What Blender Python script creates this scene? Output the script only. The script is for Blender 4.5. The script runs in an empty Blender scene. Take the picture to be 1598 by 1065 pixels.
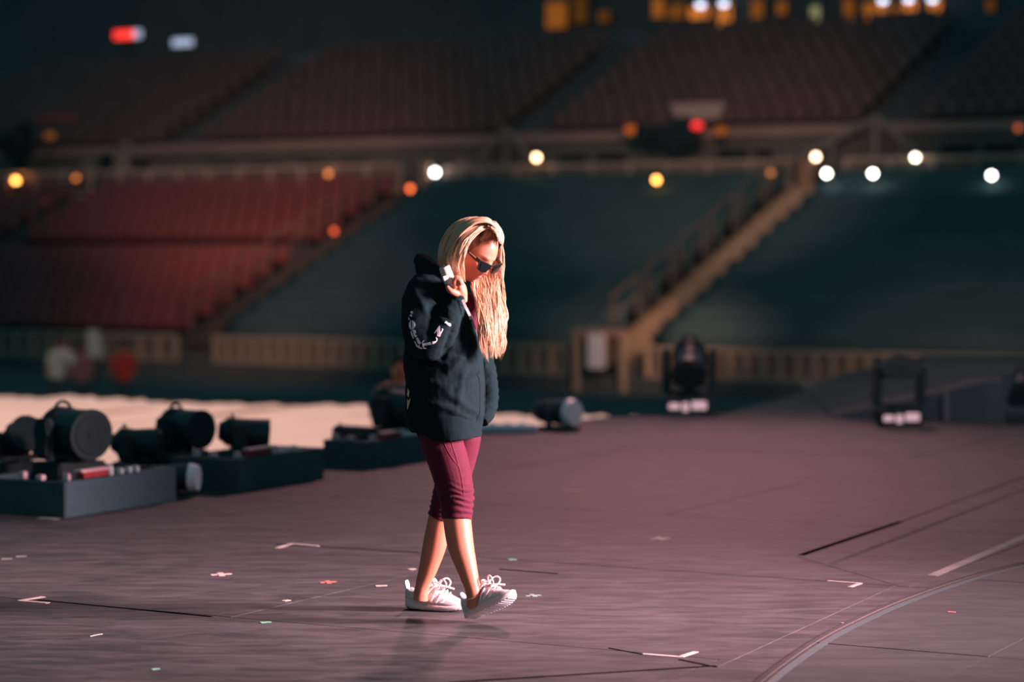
import bpy, bmesh, math, random
import numpy as np
from mathutils import Vector, Matrix, noise
from mathutils.bvhtree import BVHTree
random.seed(7)
SC = bpy.context.scene
COL = SC.collection
R = math.radians
# ------------------------------------------------------------------ camera, world, lights, exposure
FPX = 3773.0; PITCH = math.atan(145/FPX); CAMH = 1.5
cam = bpy.data.cameras.new('camera'); camo = bpy.data.objects.new('camera', cam); COL.objects.link(camo)
camo.location = (0, 0, CAMH); camo.rotation_euler = (math.pi/2-PITCH, 0, 0)
cam.sensor_width = 36; cam.lens = FPX*36/1598; cam.clip_end = 400
cam.dof.use_dof = True; cam.dof.focus_distance = 9.75; cam.dof.aperture_fstop = 1.42; cam.dof.aperture_blades = 0
SC.camera = camo
w = bpy.data.worlds.new('world'); SC.world = w; w.use_nodes = True
w.node_tree.nodes['Background'].inputs[0].default_value = (0.030, 0.105, 0.125, 1)
w.node_tree.nodes['Background'].inputs[1].default_value = 1.15
def area(name, loc, target, size, power, color, spread=180):
    l = bpy.data.lights.new(name, 'AREA'); l.energy = power; l.color = color; l.shape = 'DISK'; l.size = size; l.spread = R(spread)
    o = bpy.data.objects.new(name, l); COL.objects.link(o); o.location = loc
    o.rotation_euler = (Vector(target)-Vector(loc)).to_track_quat('-Z', 'Y').to_euler(); return o
def spot(name, loc, target, angle, blend, power, color, rad=0.3):
    l = bpy.data.lights.new(name, 'SPOT'); l.energy = power; l.color = color; l.spot_size = R(angle); l.spot_blend = blend; l.shadow_soft_size = rad
    o = bpy.data.objects.new(name, l); COL.objects.link(o); o.location = loc
    o.rotation_euler = (Vector(target)-Vector(loc)).to_track_quat('-Z', 'Y').to_euler(); return o
area('stage_key_lamp', (7.6, 8.4, 3.1), (-0.1, 9.75, 0.95), 2.4, 300, (1.0, 0.64, 0.69), 40)
spot('stage_front_lamp', (-0.4, -2.5, 3.3), (-0.22, 9.8, 1.0), 12.5, 0.8, 240, (1.0, 0.56, 0.38), 0.4)
spot('stage_back_wash_lamp', (2.5, 32, 12), (0.8, 16.0, 0), 31, 1.0, 6900, (1.0, 0.42, 0.45), 0.6)
spot('stage_top_wash_lamp', (5.5, 14, 9), (3.2, 23.8, 0.2), 52, 1.0, 2300, (1.0, 0.55, 0.58), 0.6)
spot('deck_added_fill', (-6, 26, 13), (-4.2, 28.5, -0.5), 62, 0.25, 7600, (1.0, 0.70, 0.62), 0.5)  # added fill with no fixture behind it, brightens the cream platform
spot('balustrade_left_fill', (-3, 44, 3.5), (-7.5, 63, -1.1), 26, 0.9, 2300, (1.0, 0.62, 0.48), 0.5)  # extra light put in to lift the left balustrade, not a real fixture
spot('crew_area_fill', (-6, 35, 7), (-8.6, 48.5, -0.6), 18, 0.8, 1000, (1.0, 0.74, 0.64), 0.4)  # fill added so the shirts of the distant people show
spot('bowl_flood_lamp', (0, 46, 13), (-6.0, 64.0, 0.2), 25, 1.0, 4600, (1.0, 0.48, 0.38), 0.8)
spot('bowl_side_flood_lamp', (8, 44, 6), (3.0, 56.5, -1.0), 19, 1.0, 7000, (1.0, 0.58, 0.42), 0.8)
spot('bowl_right_fill', (9, 36, 6), (9.5, 51, -0.8), 30, 1.0, 2600, (1.0, 0.58, 0.42), 0.6)  # invented source that brightens the balustrade at right
spot('upper_left_fill', (-3, 40, 9), (-7.0, 72, 3.6), 25, 1.0, 4000, (1.0, 0.60, 0.50), 1.0)  # added wide fill, raises the left part of the upper seats
spot('upper_right_fill', (3, 36, 9), (5.6, 65, 3.4), 27, 1.0, 3400, (1.0, 0.62, 0.50), 1.0)  # matching fill added for the right part of the upper seats
spot('concourse_left_fill', (-6, 52, 6), (-8, 73, 3.9), 40, 1.0, 3300, (1.0, 0.60, 0.48), 0.5)  # unseen fill added to bring out the concourse structure at left
spot('concourse_right_fill', (4, 46, 6), (4.5, 64, 3.9), 44, 1.0, 2300, (1.0, 0.66, 0.52), 0.5)  # second added concourse fill, no lamp hangs here
SC.view_settings.view_transform = 'Standard'; SC.view_settings.look = 'None'
SC.view_settings.gamma = 1.0; SC.view_settings.exposure = 0.0; SC.view_settings.use_curve_mapping = False

# ------------------------------------------------------------------ helpers
D0 = 9.77
def W(px, py, dy=0.0, Y=None):
    """world point seen at photo pixel (px, py) at depth Y"""
    Y = D0+dy if Y is None else Y
    c, s = math.cos(PITCH), math.sin(PITCH); v = 532.5-py
    d = Vector((px-799, FPX*c+v*s, -FPX*s+v*c)); return Vector((0, 0, CAMH))+d*(Y/d.y)
def G(px, py, z=0.0):
    """point on the plane at height z seen at pixel"""
    c, s = math.cos(PITCH), math.sin(PITCH); v = 532.5-py
    d = Vector((px-799, FPX*c+v*s, -FPX*s+v*c)); return Vector((0, 0, CAMH))+d*((z-CAMH)/d.z)
MC = {}
def mat(name, col, rough=0.7, metal=0.0, var=0.12, scale=30, bump=0.0, emit=None, es=0.0, spec=0.3, bscale=None, sheen=0.0):
    if name in MC: return MC[name]
    m = bpy.data.materials.new(name); m.use_nodes = True; nt = m.node_tree; b = nt.nodes['Principled BSDF']
    b.inputs['Roughness'].default_value = rough; b.inputs['Metallic'].default_value = metal
    b.inputs['Specular IOR Level'].default_value = spec
    if sheen: b.inputs['Sheen Weight'].default_value = sheen
    tc = nt.nodes.new('ShaderNodeTexCoord'); nz = nt.nodes.new('ShaderNodeTexNoise'); nz.inputs['Scale'].default_value = scale
    nz.inputs['Detail'].default_value = 5; nt.links.new(tc.outputs['Object'], nz.inputs['Vector'])
    rp = nt.nodes.new('ShaderNodeValToRGB'); rp.color_ramp.elements[0].position = .3; rp.color_ramp.elements[1].position = .7
    rp.color_ramp.elements[0].color = tuple(max(0, c*(1-var)) for c in col)+(1,)
    rp.color_ramp.elements[1].color = tuple(min(1, c*(1+var)) for c in col)+(1,)
    nt.links.new(nz.outputs['Fac'], rp.inputs['Fac']); nt.links.new(rp.outputs['Color'], b.inputs['Base Color'])
    if bump:
        bn = nt.nodes.new('ShaderNodeBump'); bn.inputs['Strength'].default_value = bump; bn.inputs['Distance'].default_value = 0.01
        n2 = nt.nodes.new('ShaderNodeTexNoise'); n2.inputs['Scale'].default_value = bscale or scale*3; n2.inputs['Detail'].default_value = 4
        nt.links.new(tc.outputs['Object'], n2.inputs['Vector']); nt.links.new(n2.outputs['Fac'], bn.inputs['Height']); nt.links.new(bn.outputs['Normal'], b.inputs['Normal'])
    if emit:
        b.inputs['Emission Color'].default_value = emit+(1,); b.inputs['Emission Strength'].default_value = es
    MC[name] = m; return m
def link(name, me, m, parent=None, smooth=False):
    if isinstance(me, bmesh.types.BMesh):
        bmesh.ops.recalc_face_normals(me, faces=me.faces)
        x = bpy.data.meshes.new(name); me.to_mesh(x); me.free(); me = x
    if m is not None: me.materials.clear(); me.materials.append(m)
    if smooth: me.polygons.foreach_set('use_smooth', [True]*len(me.polygons))
    o = bpy.data.objects.new(name, me); COL.objects.link(o)
    if parent is not None: o.parent = parent
    return o
def empty(name, loc=(0, 0, 0), rz=0.0):
    o = bpy.data.objects.new(name, None); o.empty_display_size = .1; COL.objects.link(o); o.location = loc; o.rotation_euler = (0, 0, rz); return o
def tag(o, label=None, cat=None, group=None, kind=None):
    if label: o['label'] = label
    if cat: o['category'] = cat
    if group: o['group'] = group
    if kind: o['kind'] = kind
    return o
def box(bm, c, s, M=None, bev=0.0):
    v = bmesh.ops.create_cube(bm, size=1)['verts']
    for q in v: q.co = Vector((q.co.x*s[0]+c[0], q.co.y*s[1]+c[1], q.co.z*s[2]+c[2]))
    if bev:
        es = list({e for q in v for e in q.link_edges}); r = bmesh.ops.bevel(bm, geom=es, offset=bev, segments=2, affect='EDGES')
        v = list({x for f in r['faces'] for x in f.verts} | {q for q in v if q.is_valid})
    if M is not None:
        for q in v: q.co = M @ q.co
    return v
def BX(*a, **k):
    bm = bmesh.new(); box(bm, *a, **k); return bm
def cyl(bm, p0, p1, r0, r1=None, n=16, cap=True):
    p0 = Vector(p0); p1 = Vector(p1); r1 = r0 if r1 is None else r1
    d = (p1-p0).normalized(); a = d.orthogonal().normalized(); b = d.cross(a)
    A = []; B = []
    for i in range(n):
        t = 2*math.pi*i/n; u = a*math.cos(t)+b*math.sin(t); A.append(bm.verts.new(p0+u*r0)); B.append(bm.verts.new(p1+u*r1))
    for i in range(n): bm.faces.new((A[i], A[(i+1) % n], B[(i+1) % n], B[i]))
    if cap: bm.faces.new(A[::-1]); bm.faces.new(B)
def prism(bm, pts, off):
    """closed prism from 3D polygon pts extruded by off"""
    off = Vector(off); A = [bm.verts.new(p) for p in pts]; B = [bm.verts.new(Vector(p)+off) for p in pts]; n = len(pts)
    f1 = bm.faces.new(A); f2 = bm.faces.new(B[::-1])
    for i in range(n): bm.faces.new((A[i], B[i], B[(i+1) % n], A[(i+1) % n]))
    bmesh.ops.triangulate(bm, faces=[f for f in (f1, f2) if len(f.verts) > 4])
def catmull(P, n):
    P = [np.array(p, float) for p in P]; Q = [2*P[0]-P[1]]+P+[2*P[-1]-P[-2]]; out = []
    for k in range(n):
        t = k/(n-1)*(len(P)-1); i = min(int(t), len(P)-2); t -= i
        a, b, c, d = Q[i:i+4]
        out.append(.5*((2*b)+(-a+c)*t+(2*a-5*b+4*c-d)*t*t+(-a+3*b-3*c+d)*t**3))
    return out
def loft(bm, spec, n=28, seg=24, px=True, ref=Vector((0, 1, 0)), world=None):
    """spec rows: (px, py, dy, r_inplane_px, r_depth_px) -> closed tube with elliptical sections"""
    S = catmull([(W(s[0], s[1], s[2])[:] + (s[3]/385, s[4]/385)) if px else s for s in spec], n)
    rings = []
    for k, s in enumerate(S):
        p = Vector(s[:3]); t = Vector(S[min(k+1, n-1)][:3])-Vector(S[max(k-1, 0)][:3]); t.normalize()
        b = (ref-t*ref.dot(t)).normalized(); a = t.cross(b)
        rings.append([bm.verts.new(p+a*max(s[3], .001)*math.cos(2*math.pi*i/seg)+b*max(s[4], .001)*math.sin(2*math.pi*i/seg)) for i in range(seg)])
    for k in range(n-1):
        for i in range(seg): bm.faces.new((rings[k][i], rings[k][(i+1) % seg], rings[k+1][(i+1) % seg], rings[k+1][i]))
    for rg, sp in ((rings[0], 1), (rings[-1], -1)):
        c = bm.verts.new(sum((v.co for v in rg), Vector())/seg)
        for i in range(seg): bm.faces.new((rg[i], rg[(i+1) % seg], c))
def blob(bm, c, rad, M=None, sub=3):
    v = bmesh.ops.create_icosphere(bm, subdivisions=sub, radius=1)['verts']
    for q in v:
        q.co = Vector((q.co.x*rad[0], q.co.y*rad[1], q.co.z*rad[2]))
        if M is not None: q.co = M @ q.co
        q.co += Vector(c)
def remesh(bm, voxel, smooth=4, fac=.5):
    bmesh.ops.recalc_face_normals(bm, faces=bm.faces)
    me = bpy.data.meshes.new('tmp'); bm.to_mesh(me); bm.free()
    o = bpy.data.objects.new('tmp', me); COL.objects.link(o)
    r = o.modifiers.new('r', 'REMESH'); r.mode = 'VOXEL'; r.voxel_size = voxel
    if smooth: s = o.modifiers.new('s', 'SMOOTH'); s.iterations = smooth; s.factor = fac
    dg = bpy.context.evaluated_depsgraph_get(); out = bpy.data.meshes.new_from_object(o.evaluated_get(dg))
    bpy.data.objects.remove(o); bpy.data.meshes.remove(me); return out
def verts_np(me):
    a = np.empty(len(me.vertices)*3); me.vertices.foreach_get('co', a); return a.reshape(-1, 3)
def normals_np(me):
    a = np.empty(len(me.vertices)*3); me.vertices.foreach_get('normal', a); return a.reshape(-1, 3)
def to_px(V):
    c, s = math.cos(PITCH), math.sin(PITCH); x, y, z = V[:, 0], V[:, 1], V[:, 2]-CAMH
    f = y*c-z*s; u = y*s+z*c; return 799+FPX*x/f, 532.5-FPX*u/f
def displace(me, fn):
    V = verts_np(me); N = normals_np(me); X, Y = to_px(V); d = fn(V, X, Y, N); V += N*d[:, None]; me.vertices.foreach_set('co', V.ravel()); me.update()
def fnoise(V, sc, seed=0.0):
    s = np.array(sc if hasattr(sc, '__len__') else (sc, sc, sc)); return np.array([noise.noise(Vector(p)) for p in V*s+seed])
def ridge(X, Y, a, b, w, amp):
    """smooth ridge along a pixel segment"""
    a = np.array(a, float); b = np.array(b, float); d = b-a; L = d.dot(d)
    t = np.clip(((X-a[0])*d[0]+(Y-a[1])*d[1])/L, 0, 1); q = (X-a[0]-t*d[0])**2+(Y-a[1]-t*d[1])**2
    return amp*np.exp(-q/(w*w))*(.35+.65*np.sin(np.pi*np.clip(t, .05, .95)))
# ------------------------------------------------------------------ materials
black = mat('black_paint', (.05, .09, .10), .5, spec=.35)
blackf = mat('black_cloth', (.10, .13, .14), .95, spec=.05, scale=3)
gear = mat('black_gear', (.020, .040, .046), .45, spec=.4)
gear2 = mat('grey_black_case', (.055, .10, .125), .6, spec=.3)
silver = mat('silver_metal', (.62, .6, .62), .35, .6)
lens = mat('painted_glare_lens', (.80, .82, .92), .45, 0, spec=.6)  # pale diffuse colour stands in for light reflected by the glass
darklens = mat('dark_glass_lens', (.02, .04, .045), .45, spec=.3)
redp = mat('red_plastic', (.45, .05, .05), .5)
pinkp = mat('pale_pink_panel', (.8, .45, .45), .5)
white = mat('white_plastic', (.82, .80, .80), .4, var=.04)
# ------------------------------------------------------------------ stage floor
GA = R(-28); gx = Vector((math.cos(GA), math.sin(GA))); gy = Vector((-math.sin(GA), math.cos(GA)))
def floor_mat(name, c0, c1, rough=.62):
    m = bpy.data.materials.new(name); m.use_nodes = True; nt = m.node_tree; b = nt.nodes['Principled BSDF']; L = nt.links.new
    tc = nt.nodes.new('ShaderNodeTexCoord'); mp = nt.nodes.new('ShaderNodeMapping'); mp.inputs['Rotation'].default_value = (0, 0, R(12)); mp.inputs['Scale'].default_value = (1.3, 4.2, 1)
    L(tc.outputs['Object'], mp.inputs['Vector'])
    n1 = nt.nodes.new('ShaderNodeTexNoise'); n1.inputs['Scale'].default_value = 2.4; n1.inputs['Detail'].default_value = 9; n1.inputs['Roughness'].default_value = .68; n1.inputs['Distortion'].default_value = .6
    L(mp.outputs[0], n1.inputs['Vector'])
    n2 = nt.nodes.new('ShaderNodeTexNoise'); n2.inputs['Scale'].default_value = .5; n2.inputs['Detail'].default_value = 3; L(tc.outputs['Object'], n2.inputs['Vector'])
    ad = nt.nodes.new('ShaderNodeMath'); ad.operation = 'MULTIPLY_ADD'; ad.inputs[1].default_value = .35; L(n2.outputs['Fac'], ad.inputs[0])
    L(n1.outputs['Fac'], ad.inputs[2])
    rp = nt.nodes.new('ShaderNodeValToRGB'); rp.color_ramp.elements[0].position = .55; rp.color_ramp.elements[1].position = .82
    rp.color_ramp.elements[0].color = c0+(1,); rp.color_ramp.elements[1].color = c1+(1,); L(ad.outputs[0], rp.inputs['Fac']); L(rp.outputs['Color'], b.inputs['Base Color'])
    b.inputs['Roughness'].default_value = rough; b.inputs['Specular IOR Level'].default_value = .25
    bp = nt.nodes.new('ShaderNodeBump'); bp.inputs['Strength'].default_value = .25; bp.inputs['Distance'].default_value = .01; L(n1.outputs['Fac'], bp.inputs['Height']); L(bp.outputs['Normal'], b.inputs['Normal'])
    return m
fm = floor_mat('worn_black_stage_deck', (.029, .031, .034), (.104, .091, .095))
fm2 = floor_mat('worn_grey_turntable_deck', (.040, .043, .046), (.070, .069, .073))
curve = [(.3, -2), (.3, 3.5), (.33, 5), (.45, 6.3), (.62, 7.3), (.74, 7.9)] + [tuple(G(*p)[:2]) for p in ((1185, 1065), (1230, 1030), (1280, 997), (1330, 971), (1400, 940), (1500, 905), (1598, 880))] + [(3.1, 12.2), (4.0, 12.95), (5.5, 13.9), (9, 15.3), (14, 16.3)]
curve = [tuple(p) for p in catmull([(x, y, 0) for x, y in curve], 70)]; curve = [(p[0], p[1]) for p in curve]
back = [tuple(G(*p)[:2]) for p in ((1900, 588), (1598, 588), (1400, 592), (1310, 598), (1130, 646), (930, 652), (830, 669), (640, 682), (480, 704), (250, 727), (0, 754), (-150, 790))]
main_poly = curve+[(14, 27)]+back+[(-6, 11), (-6, -2)]
right_poly = [(14, -2), (14, 16.3)]+curve[::-1][1:]
stage_out = [(14, -2), (14, 27)]+back+[(-6, 11), (-6, -2)]
bm = bmesh.new(); prism(bm, [Vector((x, y, -1.8)) for x, y in stage_out], (0, 0, 1.775))
floor = link('floor', bm, black); tag(floor, 'black stage deck of large worn panels', kind='structure')
def clip(poly, a, n, off):
    out = []; N = len(poly)
    for i in range(N):
        p = poly[i]; q = poly[(i+1) % N]; dp = n[0]*p[0]+n[1]*p[1]-off; dq = n[0]*q[0]+n[1]*q[1]-off
        if dp <= 0: out.append(p)
        if (dp < 0) != (dq < 0): t = dp/(dp-dq); out.append((p[0]+(q[0]-p[0])*t, p[1]+(q[1]-p[1])*t))
    return out
def panels(poly, m, w_, l_, ox, oy, stag=True):
    k = 0
    for j in range(-12, 34):
        for i in range(-14, 16):
            x0 = i*l_+ox+(l_/2 if (j % 2 and stag) else 0); y0 = j*w_+oy; g = .004
            P = poly
            for n, off in ((gx, x0+l_-g), (-gx, -(x0+g)), (gy, y0+w_-g), (-gy, -(y0+g))):
                P = clip(P, None, n, off)
                if len(P) < 3: break
            if len(P) < 3: continue
            Q = [P[0]]
            for p in P[1:]:
                if (p[0]-Q[-1][0])**2+(p[1]-Q[-1][1])**2 > 1e-6: Q.append(p)
            if len(Q) < 3: continue
            A = .5*abs(sum(Q[a][0]*Q[(a+1) % len(Q)][1]-Q[(a+1) % len(Q)][0]*Q[a][1] for a in range(len(Q))))
            if A < .02: continue
            cy = sum(p[1] for p in Q)/len(Q)
            if cy < 4.5: continue
            bm = bmesh.new()
            try: prism(bm, [Vector((x, y, -.025)) for x, y in Q], (0, 0, .025-random.random()*.0015))
            except ValueError: bm.free(); continue
            link('deck_panel', bm, m, floor); k += 1
    return k
panels(main_poly, fm, 2.14, 4.3, -1.3, 8.1-2.14*4)
panels(right_poly, fm2, 1.0, 3.0, .4, 8.62-5.0, False)
bm = bmesh.new(); prism(bm, [Vector((x, y, -.03)) for x, y in [(-6, -2), (-6, 5)]+[(.33, 5), (.3, 3.5), (.3, -2)]], (0, 0, .024)); link('deck_apron', bm, fm, floor)
# curved track between the decks
bm = bmesh.new()
def strip(bm, pts, w_, z0, z1):
    A = []
    for k, p in enumerate(pts):
        t = Vector(pts[min(k+1, len(pts)-1)])-Vector(pts[max(k-1, 0)]); t.normalize(); n = Vector((-t.y, t.x)); p = Vector(p)
        a, b = p+n*w_/2, p-n*w_/2; A.append([bm.verts.new((q.x, q.y, z)) for q, z in ((a, z0), (a, z1), (b, z1), (b, z0))])
    for k in range(len(A)-1):
        for i in range(4): bm.faces.new((A[k][i], A[k][(i+1) % 4], A[k+1][(i+1) % 4], A[k+1][i]))
    bm.faces.new(A[0]); bm.faces.new(A[-1][::-1])
strip(bm, curve[14:], .022, 0, .006); tr = link('trim_1', bm, mat('track_edge_metal', (.10, .082, .08), .95, spec=0)); tag(tr, kind='structure')
bm = bmesh.new(); strip(bm, [(x+.036, y-.018) for x, y in curve[14:]], .03, -.02, .0012); tr = link('trim_2', bm, black); tag(tr, kind='structure')
for i, (a, b, w_, mm) in enumerate((((1250, 867), (1405, 815), .035, 'k'), ((1405, 815), (1598, 745), .006, 'k'), ((60, 937), (330, 963), .012, 'k'), ((430, 850), (655, 863), .012, 'k'), ((780, 889), (870, 896), .012, 'k'),
        ((700, 1066), (1117, 1040), .014, 'k'), ((1060, 1030), (1118, 1042), .010, 'k'), ((950, 1012), (1003, 1022), .006, 'k'), ((1299, 880), (1640, 748), .035, 'g'), ((1120, 1041), (1400, 913), .006, 'g'), ((1244, 869), (1400, 914), .012, 'g'))):
    bm = bmesh.new(); p, q = G(*a), G(*b); strip(bm, [(p.x, p.y), (q.x, q.y)], w_, -.004, .0016 if mm == 'k' else .001)
    t = link('trim_%d' % (i+3), bm, mat('deep_seam', (.004, .006, .007), .9, spec=0) if mm == 'k' else mat('scuffed_grey_tape', (.105, .088, .088), .8, var=.3, scale=8)); tag(t, kind='structure')
# tape marks
tw = mat('cream_tape', (.85, .62, .55), .7); tg = mat('green_tape', (.25, .6, .38), .7); tr_ = mat('red_tape', (.85, .22, .2), .7); tgr = mat('grey_tape', (.45, .42, .40), .8)
def tape(segs, w_, m, label, group=None, cat='tape mark'):
    bm = bmesh.new()
    for j, (a, b) in enumerate(segs):
        p, q = G(*a), G(*b); strip(bm, [(p.x, p.y), (q.x, q.y)], w_, 0, .0012+.0007*j)
    return tag(link('floor_tape', bm, m), label, cat, group)
tape([((30, 938), (68, 932)), ((30, 938), (75, 942))], .028, tw, 'cream tape corner mark opening right, at far left of the stage floor')
tape([((433, 856), (455, 849)), ((453, 849), (497, 853))], .028, tw, 'cream tape corner mark on the floor left of the walking woman\'s calves')
tape([((1003, 1021), (1064, 1026)), ((1062, 1026), (1086, 1018))], .022, tw, 'white and red tape corner mark near the bottom of the photo')
tape([((1292, 907), (1343, 911)), ((1343, 911), (1326, 917))], .02, tw, 'cream tape corner mark between the scuffed line and curved track')
tape([((1455, 899), (1604, 836))], .05, mat('pale_stripe_tape', (.50, .40, .37), .8, var=.2, scale=6), 'long pale tape stripe running off the right edge of the photo')
def cross(px, py, s, m, label, ang=.4):
    p = G(px, py); bm = bmesh.new()
    for j, a in enumerate((ang, ang+1.4)):
        d = Vector((math.cos(a), math.sin(a)))*s/2; strip(bm, [(p.x-d.x, p.y-d.y), (p.x+d.x, p.y+d.y)], s*.28, 0, .0013+.0008*j)
    tag(link('cross_tape', bm, m), label, 'tape mark')
cross(345, 897, .10, tw, 'cream tape cross left of the pink one on the left half of the floor')
cross(512, 909, .075, tr_, 'red and pink tape mark left of the rear sneaker')
cross(1030, 841, .11, tw, 'cream tape cross on the open floor right of the woman')
cross(832, 930, .07, mat('pale_green_tape', (.35, .5, .42), .7), 'pale green tape cross just right of the front sneaker')
def bit(px, py, l, w_, a, m, label):
    p = G(px, py); d = Vector((math.cos(a), math.sin(a)))*l/2; bm = bmesh.new(); strip(bm, [(p.x-d.x, p.y-d.y), (p.x, p.y+l*.08), (p.x+d.x, p.y+d.y)], w_, 0, .0015)
    tag(link('tape_scrap', bm, m), label, 'tape scrap')
for (px, py, l, w_, a, m, s) in ((595, 915, .05, .03, .1, tw, 'small white tape scrap just left of the rear sneaker heel'), (643, 889, .035, .035, .6, tw, 'small white tape scrap above the rear sneaker heel'),
    (447, 938, .035, .025, .8, tw, 'small cream tape scrap below the pink tape mark'), (415, 972, .045, .03, .3, tg, 'bright green tape scrap on the lower left floor'),
    (243, 1045, .03, .02, .5, tg, 'tiny green tape scrap near the bottom edge at left'), (800, 874, .04, .04, .2, tg, 'green tape scrap right of the front calf'),
    (895, 766, .14, .07, 0, mat('tan_tape', (.85, .5, .36), .8), 'blurred tan tape patch beyond the woman on the floor'), (1173, 734, .06, .08, .3, mat('orange_tape', (.8, .4, .3), .8), 'blurred orange tape square beyond the woman at right'),
    (1485, 956, .02, .03, 1.2, tr_, 'tiny red tape scrap on the grey turntable deck'), (1322, 973, .05, .02, .2, mat('rust_tape', (.5, .28, .22), .8), 'rusty tape scrap against the curved track'),
    (150, 992, .07, .006, 1.0, tw, 'thin white string scrap on the lower left floor'), (10, 873, .05, .02, 0.2, tgr, 'faint tan tape scrap at the very left edge'), (33, 869, .05, .02, .2, tgr, 'faint tan tape scrap right of the leftmost one'),
    (75, 810, .13, .05, -.5, tgr, 'grey tape strip at the foot of the leftmost equipment box'), (1305, 803, .05, .06, 0, tgr, 'faint grey tape square beyond the dark floor seam')):
    bit(px, py, l, w_, a, m, s)
# ------------------------------------------------------------------ cream deck behind stage + field
field = link('floor_field', BX((0, 55, -1.85), (220, 190, .1)), mat('dark_turf', (.115, .118, .118), .95, spec=.0, scale=2)); tag(field, 'dark covered arena field', kind='structure')
cream = mat('cream_cover', (.80, .58, .50), .85, var=.05, scale=1.2, bump=.3, bscale=3)
zc = -.5; far0 = G(0, 616, zc); far1 = G(845, 648, zc); T2 = (far1-far0).normalized(); N2 = Vector((-T2.y, T2.x, 0))
deck = empty('covered_platform', (far0.x, far0.y, -1.8)); tag(deck, 'long low platform covered in bright cream sheeting behind the stage edge', 'platform')
sh = []
for i in range(-3, 14):   # cover sheets laid side by side, far edge stepping in and out
    a = far0+T2*(i*1.25); j = random.uniform(-.38, .22)
    bm = bmesh.new(); n = 8
    top = [a+N2*j+T2*0.0, a+T2*1.24+N2*(j*.4)]
    nr = 9; V = []
    for u in range(n+1):
        row = []
        for v in range(nr+1):
            q = a+T2*(1.245*u/n)-N2*(9.5*v/nr)+N2*((j+.1*math.sin(u*.8+i)) if v == 0 else 0)
            row.append(bm.verts.new((q.x, q.y, zc+.02*math.sin(u*2.3+i)+.015*math.sin(v*1.7+i*2))))
        V.append(row)
    for u in range(n):
        for v in range(nr): bm.faces.new((V[u][v], V[u+1][v], V[u+1][v+1], V[u][v+1]))
    r = bmesh.ops.extrude_face_region(bm, geom=bm.faces[:]); 
    for e in r['geom']:
        if isinstance(e, bmesh.types.BMVert): e.co.z -= .06
    s = link('cover_sheet', bm, cream); s.parent = deck; s.matrix_parent_inverse = Matrix.Translation(-Vector(deck.location))
bm = bmesh.new(); q = [far0-T2*3.6-N2*.5, far0+T2*17-N2*.5, far0+T2*17-N2*9, far0-T2*3.6-N2*9]; prism(bm, [Vector((p.x, p.y, -1.79)) for p in q], (0, 0, 1.2))
s = link('platform_frame', bm, black); s.parent = deck; s.matrix_parent_inverse = Matrix.Translation(-Vector(deck.location))
# ------------------------------------------------------------------ stadium bowl (world frame along the wall)
B0 = Vector((-14, 66, 0)); T = Vector((.838, -.545, 0)).normalized(); N = Vector((.545, .838, 0)).normalized(); ANG = math.atan2(T.y, T.x)
def S(t, r, z=0): p = B0+T*t+N*r; return Vector((p.x, p.y, z))
def tpx(px, r):
    k = (px-799)/FPX; p = B0+N*r; return (k*p.y-p.x)/(T.x-k*T.y)
def zpy(px, py, r):
    p = S(tpx(px, r), r); return W(px, py, Y=p.y).z
def sbox(t0, t1, r0, r1, z0, z1, bev=0):
    bm = bmesh.new(); M = Matrix.Translation(B0) @ Matrix.Rotation(ANG, 4, 'Z'); box(bm, ((t0+t1)/2, (r0+r1)/2, (z0+z1)/2), (t1-t0, r1-r0, z1-z0), M, bev); return bm
def sadd(bm, t0, t1, r0, r1, z0, z1):
    M = Matrix.Translation(B0) @ Matrix.Rotation(ANG, 4, 'Z'); box(bm, ((t0+t1)/2, (r0+r1)/2, (z0+z1)/2), (t1-t0, r1-r0, z1-z0), M)
conc = mat('dark_concrete', (.11, .10, .10), .9, var=.15, scale=1.5); concd = mat('shadow_concrete', (.115, .122, .125), .95, spec=.0, scale=1)
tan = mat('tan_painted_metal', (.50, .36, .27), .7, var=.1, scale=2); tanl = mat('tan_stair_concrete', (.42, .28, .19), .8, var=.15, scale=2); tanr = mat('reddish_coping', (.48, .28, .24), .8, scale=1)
T0, T1 = -26, 46; ROWS = 12; RD = .8; RH = .335; ZB = -.95
def zr(k): return ZB+RH*k
AIS = [-5.6, 7.1, 19.8, 32.5]
wl = link('wall_front', sbox(T0, T1, -.25, 0, -1.8, -1.42), concd); tag(wl, kind='structure')
ter = bmesh.new()
for k in range(ROWS): sadd(ter, T0, T1, k*RD, ROWS*RD+.4, zr(k)-RH-(.4 if k == 0 else 0), zr(k))
tag(link('floor_terrace', ter, concd), 'stepped concrete terrace of the lower bowl', kind='structure')
# front railing
def railing(label, t0, t1, r, z0, z1, pitch, m, group=None, name='railing', gap=()):
    e = empty(name, S((t0+t1)/2, r, z0), ANG); L = t1-t0; h = z1-z0
    tag(e, label, 'railing', group)
    link('top_rail', BX((0, 0, h-.05), (L, .1, .10)), m, e); link('bottom_rail', BX((0, 0, .05), (L, .06, .08)), m, e)
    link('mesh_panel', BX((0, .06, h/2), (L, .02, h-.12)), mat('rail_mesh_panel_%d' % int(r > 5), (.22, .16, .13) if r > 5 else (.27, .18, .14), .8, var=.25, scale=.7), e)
    n = int(L/pitch); me = None
    for i in range(n+1):
        if me is None: o = link('post', BX((0, 0, h/2), (.11, .07, h)), m, e); me = o.data
        else: o = bpy.data.objects.new('post', me); COL.objects.link(o); o.parent = e
        o.location = (-L/2+i*L/n, -.03, 0)
    return e
AW = .65
railing('tan balustrade along the lower left red seats', -8, AIS[1]-AW, -.12, -1.45, -.72, .62, tan)
railing('tan balustrade below the middle black covered section', AIS[1]+AW, AIS[2]-1.5, -.12, -1.45, -.72, .42, tan)
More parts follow.
